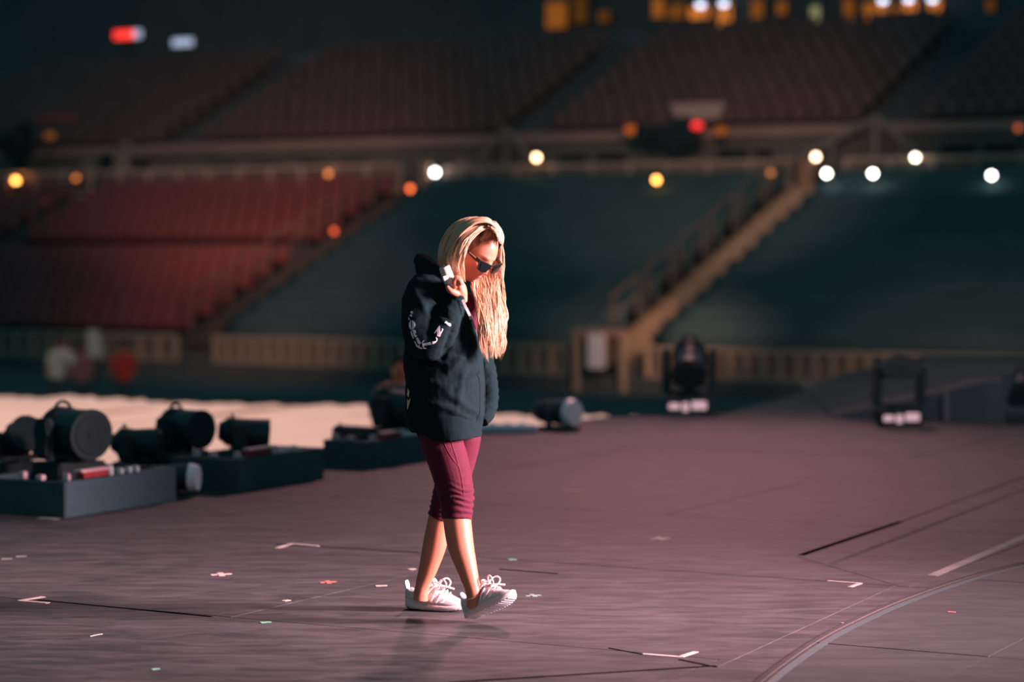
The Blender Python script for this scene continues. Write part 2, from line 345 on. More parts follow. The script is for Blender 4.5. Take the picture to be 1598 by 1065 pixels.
railing('tan balustrade below the right black covered section', AIS[2]+AW, 31.8, -.12, -1.45, -.72, .42, tan)
# seats
def seat_bm(bm=None, M=None):
    bm = bm or bmesh.new(); a = box(bm, (0, -.02, .42), (.44, .40, .07), M); M2 = Matrix.Translation((0, .2, .66)) @ Matrix.Rotation(R(-12), 4, 'X')
    box(bm, (0, 0, 0), (.45, .05, .46), (M @ M2) if M is not None else M2); return bm
def leg_bm(bm=None, M=None):
    bm = bm or bmesh.new(); box(bm, (0, .1, .2), (.06, .2, .4), M); return bm
seatm = mat('red_plastic_seat', (.31, .075, .075), .55, var=.2, scale=3); legm = mat('dark_seat_bracket', (.05, .06, .06), .6)
smesh = bpy.data.meshes.new('seat_shell'); b_ = seat_bm(); b_.to_mesh(smesh); b_.free(); smesh.materials.append(seatm)
lmesh = bpy.data.meshes.new('seat_bracket'); b_ = leg_bm(); b_.to_mesh(lmesh); b_.free(); lmesh.materials.append(legm)
def seat_M(t, r, z): return Matrix.Translation(S(t, r, z)) @ Matrix.Rotation(ANG, 4, 'Z')
cnt = 0; far_t = []
ORD = 'first second third fourth fifth sixth seventh eighth ninth tenth eleventh twelfth thirteenth fourteenth fifteenth sixteenth seventeenth eighteenth nineteenth twentieth twenty-first twenty-second twenty-third twenty-fourth'.split()
PIT = .57
for k in range(ROWS):
    if k == 6: continue
    t = AIS[1]-AW-.35; si = -1
    while t > AIS[0]+AW+.2:
        si += 1
        x, y = S(t, 0)[0:2]; p = S(t, k*RD+.5); px = 799+FPX*p.x/p.y
        if px > -25 and cnt < 298:
            e = empty('stadium_seat', p+Vector((0, 0, zr(k))), ANG); tag(e, 'red plastic seat, %s from the dim brown stairway, %s row above the balustrade' % (ORD[si], ORD[k if k < 6 else k-1]), 'seat', 'red seats of the lower left bank')
            for nm, me in (('seat_shell', smesh), ('seat_bracket', lmesh)):
                o = bpy.data.objects.new(nm, me); COL.objects.link(o); o.parent = e
            cnt += 1
        else: far_t.append((t, k*RD+.5, zr(k)))
        t -= PIT
for k in range(ROWS):
    t = AIS[0]-AW-.2
    while t > T0+1: far_t.append((t, k*RD+.5, zr(k))); t -= PIT
bm = bmesh.new()
for (t, r, z) in far_t: seat_bm(bm, seat_M(t, r, z)); leg_bm(bm, seat_M(t, r, z))
tag(link('stadium_seats', bm, seatm), 'red stadium seats beyond the left aisle of the lower bowl', 'seats', kind='stuff')
# black covers over the middle and right sections
def cover(t0, t1, label):
    bm = bmesh.new(); nt_ = int((t1-t0)/.6); V = []
    for i in range(nt_+1):
        t = t0+(t1-t0)*i/nt_; row = []
        for k in range(ROWS):
            sag = .03*math.sin(i*1.3+k*2.1)
            for (r, z) in ((k*RD+.12, zr(k)+.04), (k*RD+.3, zr(k)+.46+sag), (k*RD+.62, zr(k)+.78+sag), (k*RD+.78, zr(k)+.8+sag)):
                row.append(bm.verts.new(S(t, r, z)))
        V.append(row)
    for i in range(nt_):
        for k in range(len(V[0])-1): bm.faces.new((V[i][k], V[i+1][k], V[i+1][k+1], V[i][k+1]))
    o = link('seat_cover', bm, mat('black_seat_tarp', (.066, .105, .114), .95, spec=0, var=.1, scale=.8), smooth=True); so = o.modifiers.new('s', 'SOLIDIFY'); so.thickness = .02
    tag(o, label, 'cover')
cover(AIS[1]+AW, AIS[2]-AW, 'black cloth draped over the middle seating section between two stairways')
cover(AIS[2]+AW, 31.8, 'black cloth draped over the seating section right of the bright stairway')
# stair aisles
def stairway(t, label, m, railside, rm):
    e = empty('stairway', S(t, 0, -1.42), ANG); tag(e, label, 'stairs')
    for k in range(ROWS*2):
        link('step', BX((0, k*RD/2+RD/4+.0, zr(k/2)-.2+1.42+.02+RH/2), (.95, RD/2, .42)), m, e)
    if railside:
        for g0 in range(0, ROWS, 2):
            y0, y1 = g0*RD+.3, g0*RD+1.5
            bm = bmesh.new(); x = railside
            z0 = zr(y0/RD)+1.42+.2; z1 = zr(y1/RD)+1.42+.2
            for (ya, za) in ((y0, z0), (y1, z1)): cyl(bm, (x, ya, za), (x, ya, za+1.0), .03, n=8)
            cyl(bm, (x, y0, z0+1.0), (x, y1, z1+1.0), .035, n=8); cyl(bm, (x, y0, z0+.5), (x, y1, z1+.5), .025, n=8)
            link('handrail', bm, rm, e)
    return e
rail_d = mat('brown_handrail_metal', (.20, .12, .09), .6)
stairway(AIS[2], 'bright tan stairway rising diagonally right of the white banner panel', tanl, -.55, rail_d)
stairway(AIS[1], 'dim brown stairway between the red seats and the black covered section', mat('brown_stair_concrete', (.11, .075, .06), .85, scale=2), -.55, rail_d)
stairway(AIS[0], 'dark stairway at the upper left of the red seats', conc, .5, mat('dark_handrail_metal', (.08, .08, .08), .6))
# frame and white panel at the foot of the bright stairs
t_w = tpx(936, -.3)
e = empty('gate_surround', S(t_w, -.35, -1.8), ANG); tag(e, 'brown gate frame around the white panel at the foot of the bright stairway', 'frame')
hz = zpy(936, 514, -.3)+1.8
for x in (-.62, .62): link('post', BX((x, .05, hz/2), (.12, .1, hz)), tan, e)
link('crossbar', BX((0, .05, hz-.08), (1.36, .12, .16)), tanr, e); link('back_panel', BX((0, .1, hz/2+.3), (1.2, .04, hz-.7)), mat('brown_panel', (.2, .12, .09), .8), e)
o = link('upright_banner', BX((0, 0, (zpy(936, 522, -.45)+zpy(936, 575, -.45))/2), (.44, .04, .80)), mat('white_door_panel', (1.0, .88, .92), .7, var=.02)); o.location = S(t_w, -.45); o.rotation_euler = (0, 0, ANG); tag(o, 'white upright panel standing at the foot of the bright stairway', 'panel')
# ---- concourse level
ZC = 3.1; RC = ROWS*RD+.4
tag(link('floor_concourse', sbox(T0, T1, RC, RC+2.4, 2.6, ZC), concd), kind='structure')
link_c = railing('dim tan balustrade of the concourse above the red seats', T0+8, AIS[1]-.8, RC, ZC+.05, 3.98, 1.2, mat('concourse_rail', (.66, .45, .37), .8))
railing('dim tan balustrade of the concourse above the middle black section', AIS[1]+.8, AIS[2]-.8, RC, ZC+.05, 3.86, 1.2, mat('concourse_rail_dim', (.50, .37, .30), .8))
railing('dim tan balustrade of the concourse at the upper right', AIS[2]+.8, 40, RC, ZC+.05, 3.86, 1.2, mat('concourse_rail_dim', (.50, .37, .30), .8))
RU = RC+2.3
tag(link('wall_concourse', sbox(T0, T1, RU, RU+.3, ZC, 4.62), mat('concourse_wall', (.16, .14, .125), .9, scale=1)), kind='structure')
tag(link('trim_coping', sbox(T0, T1, RU-.08, RU+.34, 4.62, 4.85), tanr), kind='structure')
sl = None
for i, (pa, pb) in enumerate(((873, 915), (933, 975), (1120, 1165), (1180, 1205), (1468, 1520), (1535, 1585), (330, 372), (392, 434), (470, 512), (530, 572))):
    t0, t1 = tpx(pa, RU), tpx(pb, RU)
    o = link('wall_opening', sbox(t0, t1, RU-.05, RU+.02, 3.95, 4.22), mat('dark_opening', (.01, .03, .035), .9)); tag(o, 'dark slot opening in the concourse wall below the upper seats', 'opening', 'slot openings in the concourse wall')
# upper bank
UR = 9; URD = .78; URH = .38; ZU = 4.75
ter = bmesh.new()
for k in range(UR): sadd(ter, T0, T1, RU+.3+k*URD, RU+.3+UR*URD+.6, ZU+k*URH-URH-(.5 if k == 0 else 0), ZU+k*URH-.1)
tag(link('floor_upper_terrace', ter, concd), kind='structure')
UA = [tpx(px, RU) for px in (268, 800, 1378)]; UA = [UA[0]-14]+UA+[UA[-1]+14.5]
bm = bmesh.new()
for k in range(UR):
    t = T0+.5
    while t < T1:
        if all(abs(t-a) > .85 for a in UA):
            p = S(t, RU+.9); px = 799+FPX*p.x/p.y
            if -150 < px < 1750: seat_bm(bm, seat_M(t, RU+.3+k*URD+.5, ZU+k*URH-.1))
        t += .56
tag(link('upper_stadium_seats', bm, mat('upper_red_seat', (.19, .095, .09), .6, var=.2, scale=2)), 'rows of dim red seats in the upper bank', 'seats', kind='stuff')
for i, a in enumerate(UA):
    e = empty('upper_stairway', S(a, RU+.3, ZU-.2), ANG); tag(e, ['dark upper stairway outside the photo at left', 'dark upper stairway above the red seats at upper left', 'dark upper stairway above the peak left of the peach lamp', 'dark upper stairway at the upper right', 'dark upper stairway beyond the right edge'][i], 'stairs')
    for k in range(UR*2): link('step', BX((0, k*URD/2+URD/4, k*URH/2+.05), (1.3, URD/2, .3)), concd, e)
RT = RU+.3+UR*URD+.5
ZP = ZU+UR*URH-.1
tag(link('wall_parapet', sbox(T0-10, T1+20, RT, RT+.3, ZP-.6, ZP+.35), mat('parapet_grey', (.13, .165, .19), .9)), kind='structure')
tag(link('floor_suite_level', sbox(T0-10, T1+20, RT+.3, RT+6, ZP-.3, ZP), concd), kind='structure')
tag(link('wall_back', sbox(T0-10, T1+40, RT+6, RT+6.3, ZP-.3, ZP+9), mat('back_wall_paint', (.17, .19, .19), .95, spec=0, scale=1)), kind='structure')
tag(link('wall_left', BX((-60, 60, 5), (.5, 130, 16)), concd), kind='structure')
tag(link('wall_right', BX((62, 45, 5), (.5, 110, 16)), concd), kind='structure')
tag(link('ceiling', sbox(T0-10, T1+20, RT-2, RT+6.3, ZP+9, ZP+9.4), concd), kind='structure')
# stair peaks (landing with flights falling to both sides)
def peak(pl, pa, pr, label, left=True, right=True, m=None):
    t0, ta, t1 = tpx(pl, RU-.5), tpx(pa, RU-.5), tpx(pr, RU-.5); e = empty('landing_stairs', S(ta, RU-.35, ZC), ANG); tag(e, label, 'stairs')
    za = 1.75; z0 = .55
    for ok, tt in ((left, t0), (right, t1)):
        if not ok: continue
        n = 6; 
        for i in range(n):
            f0, f1 = i/n, (i+1)/n; xa, xb = (tt-ta)*f0, (tt-ta)*f1; z = za+(z0-za)*f1
            link('step', BX(((xa+xb)/2, 0, z/2), (abs(xb-xa), .5, z)), mat('dim_stair_side', (.13, .11, .095), .9), e)
        bm = bmesh.new(); cyl(bm, (0, -.4, za+.12), (tt-ta, -.4, z0+.12), .09, n=8)
        for f in (0.02, .5, .98): cyl(bm, ((tt-ta)*f, -.4, 0), ((tt-ta)*f, -.4, za+(z0-za)*f+.1), .05, n=8)
        link('handrail', bm, m or mat('beige_handrail', (.30, .23, .19), .6), e)
peak(735, 797, 850, 'beige peaked stair landing left of the peach lamp, below the upper seats')
peak(1235, 1372, 1450, 'beige peaked stair landing among the white lamps at upper right')
peak(150, 205, 262, 'beige peaked stair landing with dark doorways at upper left')
for (a, b, y0, y1, r_, c, lab, mt) in ((657, 672, 252, 310, RC-.3, 'post', 'tan gate post at the top of the dim brown stairway', mat('tan_gate_post', (.42, .27, .21), .7)), (1246, 1268, 250, 300, RC-.3, 'post', 'brown gate post at the top of the bright stairway', mat('brown_gate_post', (.36, .2, .15), .7)),
      (710, 733, 250, 284, RU-1.15, 'panel', 'dim pink notice panel right of the white lamp above the brown stairway', mat('pink_notice', (.42, .22, .20), .8)), (1316, 1338, 245, 285, RU-1.15, 'panel', 'dim pink notice panel between two white lamps at upper right', mat('pink_notice2', (.34, .15, .14), .8)),
      (180, 206, 235, 284, RU-1.15, 'panel', 'beige door panel between two dark doorways at upper left', mat('beige_door', (.34, .25, .19), .8)), (128, 158, 250, 280, RU-1.15, 'panel', 'beige wall panel left of the dark doorways at upper left', mat('beige_door', (.34, .25, .19), .8)),
      (158, 178, 240, 290, RU-1.15, 'doorway', 'dark doorway left of the beige door panel at upper left', mat('dark_opening', (.01, .03, .035), .9)), (208, 234, 248, 285, RU-1.15, 'doorway', 'dark doorway right of the beige door panel at upper left', mat('dark_opening', (.01, .03, .035), .9))):
    t0, t1 = tpx(a, r_), tpx(b, r_); m_ = (a+b)/2; zt, zb = zpy(m_, y0, r_), zpy(m_, y1, r_)
    zb = min(zb, ZC) if r_ > RC else zb
    bm = sbox(t0, t1, r_-.06, r_+.06, zb, zt, .02); tag(link('gate_post' if c == 'post' else ('doorway' if c == 'doorway' else 'notice_panel'), bm, mt), lab, c)
# banners, camera platforms, signs
def sign(px0, px1, y0, y1, r_, m, label, name='sign_board', cat='sign', slant=0.0, es=None):
    m_ = (px0+px1)/2; t0, t1 = tpx(px0, r_), tpx(px1, r_); z1, z0 = zpy(m_, y0, r_), zpy(m_, y1, r_)
    bm = bmesh.new(); prism(bm, [S(t0+slant, r_, z0), S(t1-slant, r_, z0), S(t1, r_, z1), S(t0, r_, z1)], N*.08); return tag(link(name, bm, m), label, cat)
sign(1045, 1129, 161, 187, RU-.5, mat('pale_pink_banner', (.62, .40, .37), .8), 'pale pink tray shaped banner above the dark machine at upper right', slant=.18, name='banner', cat='banner')
sign(60, 118, 179, 191, RU-.5, mat('dull_red_banner', (.42, .10, .09), .8), 'dull red banner above the dark machine at upper left', name='banner', cat='banner')
def machine(px, y0, y1, hw, label):
    r_ = RU-1.2; t = tpx(px, r_); zt, zb = zpy(px, y0, r_), ZC; e = empty('broadcast_camera', S(t, r_, ZC), ANG); tag(e, label, 'camera'); s = 1/54.; h = zt-zb
    link('pedestal', BX((.1, 0, h*.3), (.35, .35, h*.6), bev=.03), gear, e)
    link('camera_body', BX((0, 0, h*.76), (hw*2*s*.95, .5, h*.34), bev=.08), gear, e)
    bm = bmesh.new(); cyl(bm, (-hw*s*.6, -.2, h*.8), (-hw*s*.9, -.7, h*.8), .22, .26, 14); link('camera_lens', bm, gear, e)
    link('viewfinder', BX((hw*s*.2, .1, h*.98), (.5, .3, .2), bev=.03), gear, e)
machine(1052, 186, 240, 44, 'dark covered broadcast camera below the pale pink banner')
machine(30, 195, 245, 34, 'dark covered broadcast camera below the dull red banner')
def glow(name, px, py, rpx, r_, col, s, label, cat='lamp', hsc=1.0, group=None, bracket=True):
    t = tpx(px, r_); z = zpy(px, py, r_); p = S(t, r_, z); sc_ = p.y/FPX
    e = empty(name, p, ANG); tag(e, label, cat, group)
    bm = bmesh.new(); bmesh.ops.create_icosphere(bm, subdivisions=2, radius=rpx*sc_)
    for v in bm.verts: v.co.z *= hsc
    link('bulb', bm, mat('glow_%s_%.1f' % (str(col), s), col, emit=col, es=s), e, True)
    if bracket: link('bracket', BX((0, .12+rpx*sc_*.3, 0), (.05, .22, .05)), legm, e); link('pole', BX((0, .2+rpx*sc_*.3, -.22), (.05, .05, .48)), legm, e)
WH = (1.0, .96, .90)
for (px, py, col, s, lab) in ((26, 282, (1, .42, .08), 11, 'orange lamp at the far left of the concourse rail'), (119, 277, (.8, .22, .05), 2.2, 'dim orange lamp left of the beige door panel'), (73, 315, (.8, .12, .05), 1.5, 'dim red lamp below the dark stairway at far left'),
    (513, 271, (.8, .24, .06), 2.2, 'dim orange lamp on the rail above the red seats'), (641, 295, (.95, .16, .04), 4.5, 'red orange lamp at the top of the brown stairway'), (679, 269, WH, 17, 'white lamp right of the tan gate post'),
    (837, 246, (1, .62, .34), 13, 'peach lamp at the right foot of the left peaked landing'), (1024, 281, (1, .40, .08), 11, 'orange lamp below the dark broadcast camera at upper right'), (1202, 270, (.6, .2, .06), 1.5, 'dim brown lamp left of the brown gate post'),
    (1272, 245, (1, .66, .42), 13, 'peach lamp above the top of the bright stairway'), (1289, 271, WH, 17, 'white lamp just right of the top of the bright stairway'), (1361, 271, WH, 16, 'white lamp right of the dim pink notice panel at upper right'),
    (1427, 246, (1, .86, .66), 14, 'cream lamp at the right foot of the right peaked landing'), (1546, 274, WH, 15, 'rightmost white lamp of the concourse'), (521, 361, (.9, .12, .04), 2.2, 'dull red lamp on the brown stairway beside the red seats'), (1587, 200, (.7, .14, .05), 1.2, 'faint red lamp at the upper right edge')):
    glow('rail_lamp', px, py, 4.6, ((8.3 if px > 690 else RC-.35) if py > 255 else RC-.3) if py > 230 and py < 330 else (6.5 if py > 330 else RU-.3), col, s, lab)
for (px, py, rp, col, s, lab) in ((1087, 196, 9, (.9, .03, .03), 1.6, 'red signal lamp on the dark broadcast camera at upper right'), (985, 203, 11, (.8, .15, .02), .45, 'blurred orange work light left of the dark broadcast camera'), (1124, 204, 10, (.6, .14, .02), .35, 'blurred orange work light right of the red signal lamp'), (80, 212, 9, (.5, .16, .03), .25, 'faint orange work light beside the camera at upper left')):
    glow('work_lamp', px, py, rp, RU-1.55, col, s, lab, hsc=.7)
# top: suites, lit windows, ceiling lamps, small signs
rW = RT+5.7
redsign = mat('red_led_face', (1, .05, .04), emit=(1, .04, .03), es=1.7); whitesign = mat('white_led_face', (.6, .7, 1), emit=(.55, .62, .85), es=.75)
e = empty('led_sign', S(tpx(200, RT+1), RT+1, ZP), ANG); tag(e, 'small red lit sign with a white end at the top left', 'sign')
sc_ = S(tpx(200, RT+1), RT+1).y/FPX; zz = zpy(200, 54, RT+1)-ZP
link('red_panel', BX((-4*sc_*1.2, 0, zz), (37*sc_, .15, 12*sc_)), redsign, e); link('white_end', BX((19*sc_*1.2, 0, zz), (11*sc_, .15, 12*sc_)), whitesign, e); link('stand', BX((0, .1, zz/2), (.2, .1, zz)), legm, e)
e = empty('led_sign', S(tpx(287, RT+1), RT+1, ZP), ANG); tag(e, 'small bluish white lit sign right of the red one', 'sign'); zz = zpy(287, 66, RT+1)-ZP
link('lit_panel', BX((0, 0, max(zz, .15)), (36*sc_, .15, 11*sc_)), whitesign, e)
org = (1, .27, .035)
for (px, py, wd, h, s, lab) in ((868, 24, 36, 40, .20, 'orange lit suite window with a slanted edge, leftmost of the top row'), (905, 15, 24, 40, .04, 'very dim orange suite window beside the leftmost one'), (942, 26, 20, 16, .06, 'dim orange suite window between the first two lit ones'), (1026, 12, 18, 30, .24, 'orange suite window left of the twin ceiling lamps'),
     (1054, 18, 30, 22, .10, 'brownish suite window just below left of the twin ceiling lamps'), (1090, 20, 34, 18, .55, 'bright orange window under the left twin ceiling lamp'), (1130, 24, 22, 32, .5, 'bright orange window under the right twin ceiling lamp'), (1180, 14, 20, 28, .13, 'dim orange window right of the twin ceiling lamps'), (1218, 12, 16, 20, .15, 'dim orange window left of the greenish one'),
     (1322, 16, 16, 34, .15, 'dim orange window right of the greenish one'), (1355, 22, 22, 34, .25, 'orange window below left of the three ceiling lamps'), (1376, 10, 16, 20, .5, 'orange window under the left of the three ceiling lamps'), (1397, 20, 12, 22, .16, 'narrow dim orange window between ceiling lamps'), (1418, 10, 20, 18, .65, 'orange window under the middle of the three ceiling lamps'), (1456, 10, 20, 18, .6, 'orange window under the right of the three ceiling lamps'), (1542, 8, 12, 20, .08, 'faint orange window at the top right')):
    t = tpx(px, rW); p = S(t, rW); sc_ = p.y/FPX; z = zpy(px, py, rW); e = empty('suite_window', (p.x, p.y, z), ANG); tag(e, lab, 'window')
    link('pane', BX((0, 0, 0), (wd*sc_, .06, h*sc_)), mat('orange_glow_%.2f' % s, org, emit=org, es=s, var=.3, scale=1), e)
    link('window_frame', BX((0, .08, 0), (wd*sc_+.03, .08, h*sc_+.03)), legm, e)
t = tpx(1270, rW); p = S(t, rW); sc_ = p.y/FPX; e = empty('suite_window', (p.x, p.y, zpy(1270, 22, rW)), ANG); tag(e, 'narrow greenish cream lit window between the orange ones', 'window')
link('pane', BX((0, 0, 0), (14*sc_, .06, 24*sc_)), mat('green_cream_glow', (.6, .6, .3), emit=(.6, .55, .25), es=.35), e); link('window_frame', BX((0, .08, 0), (16*sc_, .08, 26*sc_)), legm, e)
for (px, py, lab) in ((1092, 8, 'bluish white ceiling lamp, left of the twin pair'), (1128, 6, 'bluish white ceiling lamp, right of the twin pair'), (1375, 1, 'white ceiling lamp, leftmost of three at the top right'), (1415, -1, 'white ceiling lamp, middle of three at the top right'), (1452, -1, 'white ceiling lamp, rightmost of three at the top right')):
    glow('ceiling_lamp', px, py, 7, rW-.5, (.7, .78, 1.0), 3.2, lab, hsc=.6)
# ------------------------------------------------------------------ right ramp and equipment
p0 = G(1298, 653); p1 = G(1540, 661); p2 = G(1900, 668)
e = empty('ramp', (p0.x, p0.y, 0)); tag(e, 'dark sided ramp rising to the right edge at the back of the stage', 'ramp')
bm = bmesh.new(); L1 = p1-p0; L2 = p2-p0; dpt = Vector((.35, 5.2, 0))
prism(bm, [Vector((0, 0, 0)), Vector((L1.x, L1.y, 0)), Vector((L2.x, L2.y, 0)), Vector((L2.x, L2.y, .36)), Vector((L1.x, L1.y, .36)), Vector((0, 0, .015))], (0, .03, 0)); link('side_panel', bm, mat('blue_black_panel', (.05, .085, .11), .7), e)
bm = bmesh.new(); prism(bm, [Vector((0, .03, .01)), Vector((L1.x, L1.y+.03, .355)), Vector((L2.x, L2.y+.03, .355)), Vector((L2.x, L2.y+.03, .30)), Vector((L1.x, L1.y+.03, .30)), Vector((.03, .03, 0))], dpt); link('ramp_deck', bm, fm, e)
for px in (1475, 1527):
    q = G(px, 659)-p0; h = .36*min(1, q.x/L1.x); link('edge_post', BX((q.x, q.y-.03, h/2), (.05, .04, h), bev=.006), mat('blue_grey_post', (.10, .13, .16), .6), e)
def moving_head(name, loc, rz, s, tilt, label, group=None, wide=False, lensm=None, lights=True, head_len=.40, hr=1.0, hz=.48, bh=.14, flat=1.0):
    """wash light: base with buttons, yoke arms, drum head with lens, handle, fins"""
    e = empty(name, loc, rz); tag(e, label, 'stage light', group)
    bm = BX((0, 0, (.01+bh/2)*s), (.40*s, .34*s, (bh-.01)*s), bev=.015*s); link('base', bm, gear, e)
    for x in (-.15*s, .15*s):
        bm = bmesh.new(); cyl(bm, (x, -.12*s, 0), (x, -.12*s, .02*s), .02*s, n=10); cyl(bm, (x, .12*s, 0), (x, .12*s, .02*s), .02*s, n=10); link('foot', bm, gear, e)
    if lights:
        for i, x in enumerate((-.13, -.03, .09)):
            ob = BX((x*s, -.172*s, (.075, .07, .085)[i]*s), ((.095, .06, .13)[i]*s, .02*s, (.055, .08, .075)[i]*s), bev=.006*s); link('connector', ob, mat('glow_added_connector', (.85, .62, .66), .4, emit=(.9, .6, .66), es=.45), e)  # emission added to keep the connectors bright where stage light misses them
    bm = bmesh.new(); cyl(bm, (0, 0, (bh-.01)*s), (0, 0, (bh+.05)*s), .10*s, n=20); box(bm, (0, 0, (bh+.05)*s), (.44*s, .16*s, .05*s), bev=.01*s); link('yoke_bridge', bm, gear, e)
    for x in (-1, 1):
        bm = bmesh.new(); box(bm, (x*.205*s, 0, (bh+.06+hz+.08)/2*s), (.075*s, .17*s, (hz+.08-bh-.02)*s), bev=.02*s); cyl(bm, (x*.17*s, 0, hz*s), (x*.24*s, 0, hz*s), .08*s, n=18)
        link('yoke_arm', bm, gear, e)
    M = Matrix.Translation((0, 0, hz*s)) @ Matrix.Scale(flat, 4, (0, 0, 1)) @ Matrix.Rotation(tilt, 4, 'X'); q_ = s*hr
    bm = bmesh.new()
    cyl(bm, (0, .13*q_, 0), (0, -head_len*.6*s, 0), .135*q_, .155*q_, 32); cyl(bm, (0, .13*q_, 0), (0, .20*q_, 0), .125*q_, .08*q_, 32)
    for k in range(4): cyl(bm, (0, (.01+.03*k)*q_, 0), (0, (.022+.03*k)*q_, 0), .150*q_, n=32)
    bm.transform(M); link('head', bm, gear, e)
    bm = bmesh.new(); cyl(bm, (0, -head_len*.6*s-.012*s, 0), (0, -head_len*.6*s+.01*s, 0), .158*q_, .158*q_, 32); bm.transform(M); link('lens_rim', bm, gear, e)
    bm = bmesh.new(); cyl(bm, (0, -head_len*.6*s, 0), (0, -head_len*.6*s-.018*s, 0), .135*q_, .12*q_, 32); cyl(bm, (0, -head_len*.6*s-.015*s, 0), (0, -head_len*.6*s-.025*s, 0), .03*q_, n=16); bm.transform(M); link('lens', bm, lensm or darklens, e)
    bm = bmesh.new()
    for k in range(10):
        a0, a1 = math.pi*k/10, math.pi*(k+1)/10
        cyl(bm, (.07*s*math.cos(a0), .08*s, .135*s+.07*s*math.sin(a0)), (.07*s*math.cos(a1), .08*s, .135*s+.07*s*math.sin(a1)), .012*s, n=8)
    bm.transform(M); link('handle', bm, gear, e)
    return e
# back-of-stage yoke lights
p = G(1402, 664); moving_head('yoke_light', (p.x, p.y, 0), R(4), .92, R(-6), 'black yoke light standing in front of the dark ramp at right', lights=True, head_len=.2, hr=1.18, hz=.53, flat=.62)
p = G(1076, 646); moving_head('yoke_light', (p.x, p.y, 0), R(-6), 1.02, R(30), 'black yoke light at the stage edge right of the white lens barrel', lights=True)
p = G(1590, 662); moving_head('yoke_light', (p.x+.05, p.y+.1, 0), R(-10), .70, R(20), 'black light cut off by the right edge of the photo', lights=False)
glow_p = G(1577, 655); bm = bmesh.new(); bmesh.ops.create_icosphere(bm, subdivisions=2, radius=.04)
o = link('indicator_lamp', bm, mat('orange_indicator', (.9, .35, .2), emit=(.9, .3, .15), es=.5)); o.location = (glow_p.x, glow_p.y-.1, .06); tag(o, 'small orange indicator lamp low at the right edge', 'lamp')
# low barrel lights, reflected glare painted as the pale lens colour
def barrel(px, py, length, rad, ang, label, lensang=0):
    p = G(px, py); e = empty('barrel_light', (p.x, p.y, 0), ang); tag(e, label, 'stage light')
    z = rad+.03
    bm = bmesh.new(); cyl(bm, (-length/2, 0, z), (length/2*.6, 0, z*1.02), rad*.72, rad, 24); cyl(bm, (-length/2-.06, 0, z), (-length/2, 0, z), rad*.45, rad*.72, 24)
    for k in range(4): cyl(bm, (-length*.35+k*.05, 0, z), (-length*.35+k*.05+.015, 0, z), rad*.86, n=24)
    link('barrel', bm, gear, e, False)
    bm = bmesh.new(); cyl(bm, (length/2*.6, 0, z), (length/2*.6+.05, 0, z), rad*1.02, rad*.9, 24); link('lens', bm, lens, e)
    bm = bmesh.new(); box(bm, (0, 0, .015), (length*.7, rad*1.7, .03)); 
    for y in (-1, 1): box(bm, (0, y*rad*1.06, z*.6), (.06, .02, z*1.2))
    link('bracket', bm, gear, e)
barrel(872, 671, .42, .115, R(-42), 'black barrel light with a pale lens lying at the stage edge')
barrel(270, 775, .36, .085, R(-8), 'black barrel light with a pale lens lying between two equipment boxes')
# equipment boxes
BD = Vector((.47, .883, 0)); BN = Vector((-.883, .47, 0)); BA = math.atan2(BD.y, BD.x)
def ebox(px, py, L, Wd, H, label):
    p = G(px, py); e = empty('equipment_box', (p.x, p.y, 0), BA); tag(e, label, 'box')
    link('front_panel', BX((L/2, .012, H/2), (L, .024, H), bev=.004), gear2, e); link('back_panel', BX((L/2, Wd-.012, H/2), (L, .024, H), bev=.004), gear2, e)
    for x in (.006, L-.006): link('end_panel', BX((x, Wd/2, H/2), (.03, Wd*.985, H*.99)), black, e)
    link('bottom_panel', BX((L/2, Wd/2, .012), (L*.97, Wd*.94, .02)), black, e)
    link('rim_ledge', BX((L/2, .045, H-.006), (L*.98, .07, .012)), black, e)
    H -= .016
    def conn(x, y, sx, sz, m): link('connector', BX((x, y, H+.016+sz/2), (sx, .05, sz), bev=.006), m, e)
    pk = mat('pink_connector', (.85, .55, .56), .4)  # plain pink base colour, no emission
    conn(.07, .05, .022, .04, pk); conn(.03, .2, .04, .03, pk); conn(.02, .32, .03, .045, pk)
    link('display_strip', BX((.30, .05, H+.037), (.22, .06, .035), bev=.004), mat('dark_red_strip', (.42, .05, .06), .4), e)
    link('display_top', BX((.30, .05, H+.060), (.26, .06, .012), bev=.003), pk, e)
    conn(.44, .04, .03, .055, white)
    for x in (.54, .62, .69): conn(x, .04, .025, .035, white)
    return e, p, H+.016
eA, pA, hA = ebox(103, 809, 1.03, .62, .20, 'leftmost black equipment box with connectors along its top')
eB, pB, hB = ebox(371, 769, .98, .5, .205, 'middle black equipment box of the row of three')
eC, pC, hC = ebox(583, 732, 1.0, .40, .185, 'rear black equipment box of the row, partly behind the woman')
def bpos(p, x, y, z): q = p+BD*x+BN*y; return (q.x, q.y, z)
for (px, Y, z, rz, s_, tl, hl, lab) in ((108, 14.15, .022, 46, .84, 2, .42, 'black drum wash light with a handle standing in the leftmost box'), (28, 14.75, .022, 30, .62, -20, .50, 'black wash light at the left edge behind the leftmost drum light'),
      (283, 15.55, 0, 50, .72, 2, .42, 'black drum wash light with a handle behind the gap between two boxes'), (205, 15.25, 0, 80, .56, 0, .55, 'low black wash light between the two drum wash lights'),
      (372, 15.72, .022, 100, .58, 5, .55, 'boxy black wash light standing in the middle equipment box'), (536, 17.35, 0, 95, .36, 5, 1.0, 'low long black light just left of the rear box corner'), (612, 17.15, .022, 60, .74, 8, .40, 'black wash light in the rear box just behind the hooded jacket')):
    q = W(px, 700, Y=Y); moving_head('wash_light', (q.x, q.y, z), R(rz), s_, R(tl), lab, lights=False, head_len=hl, hr=1.12, bh=.27)
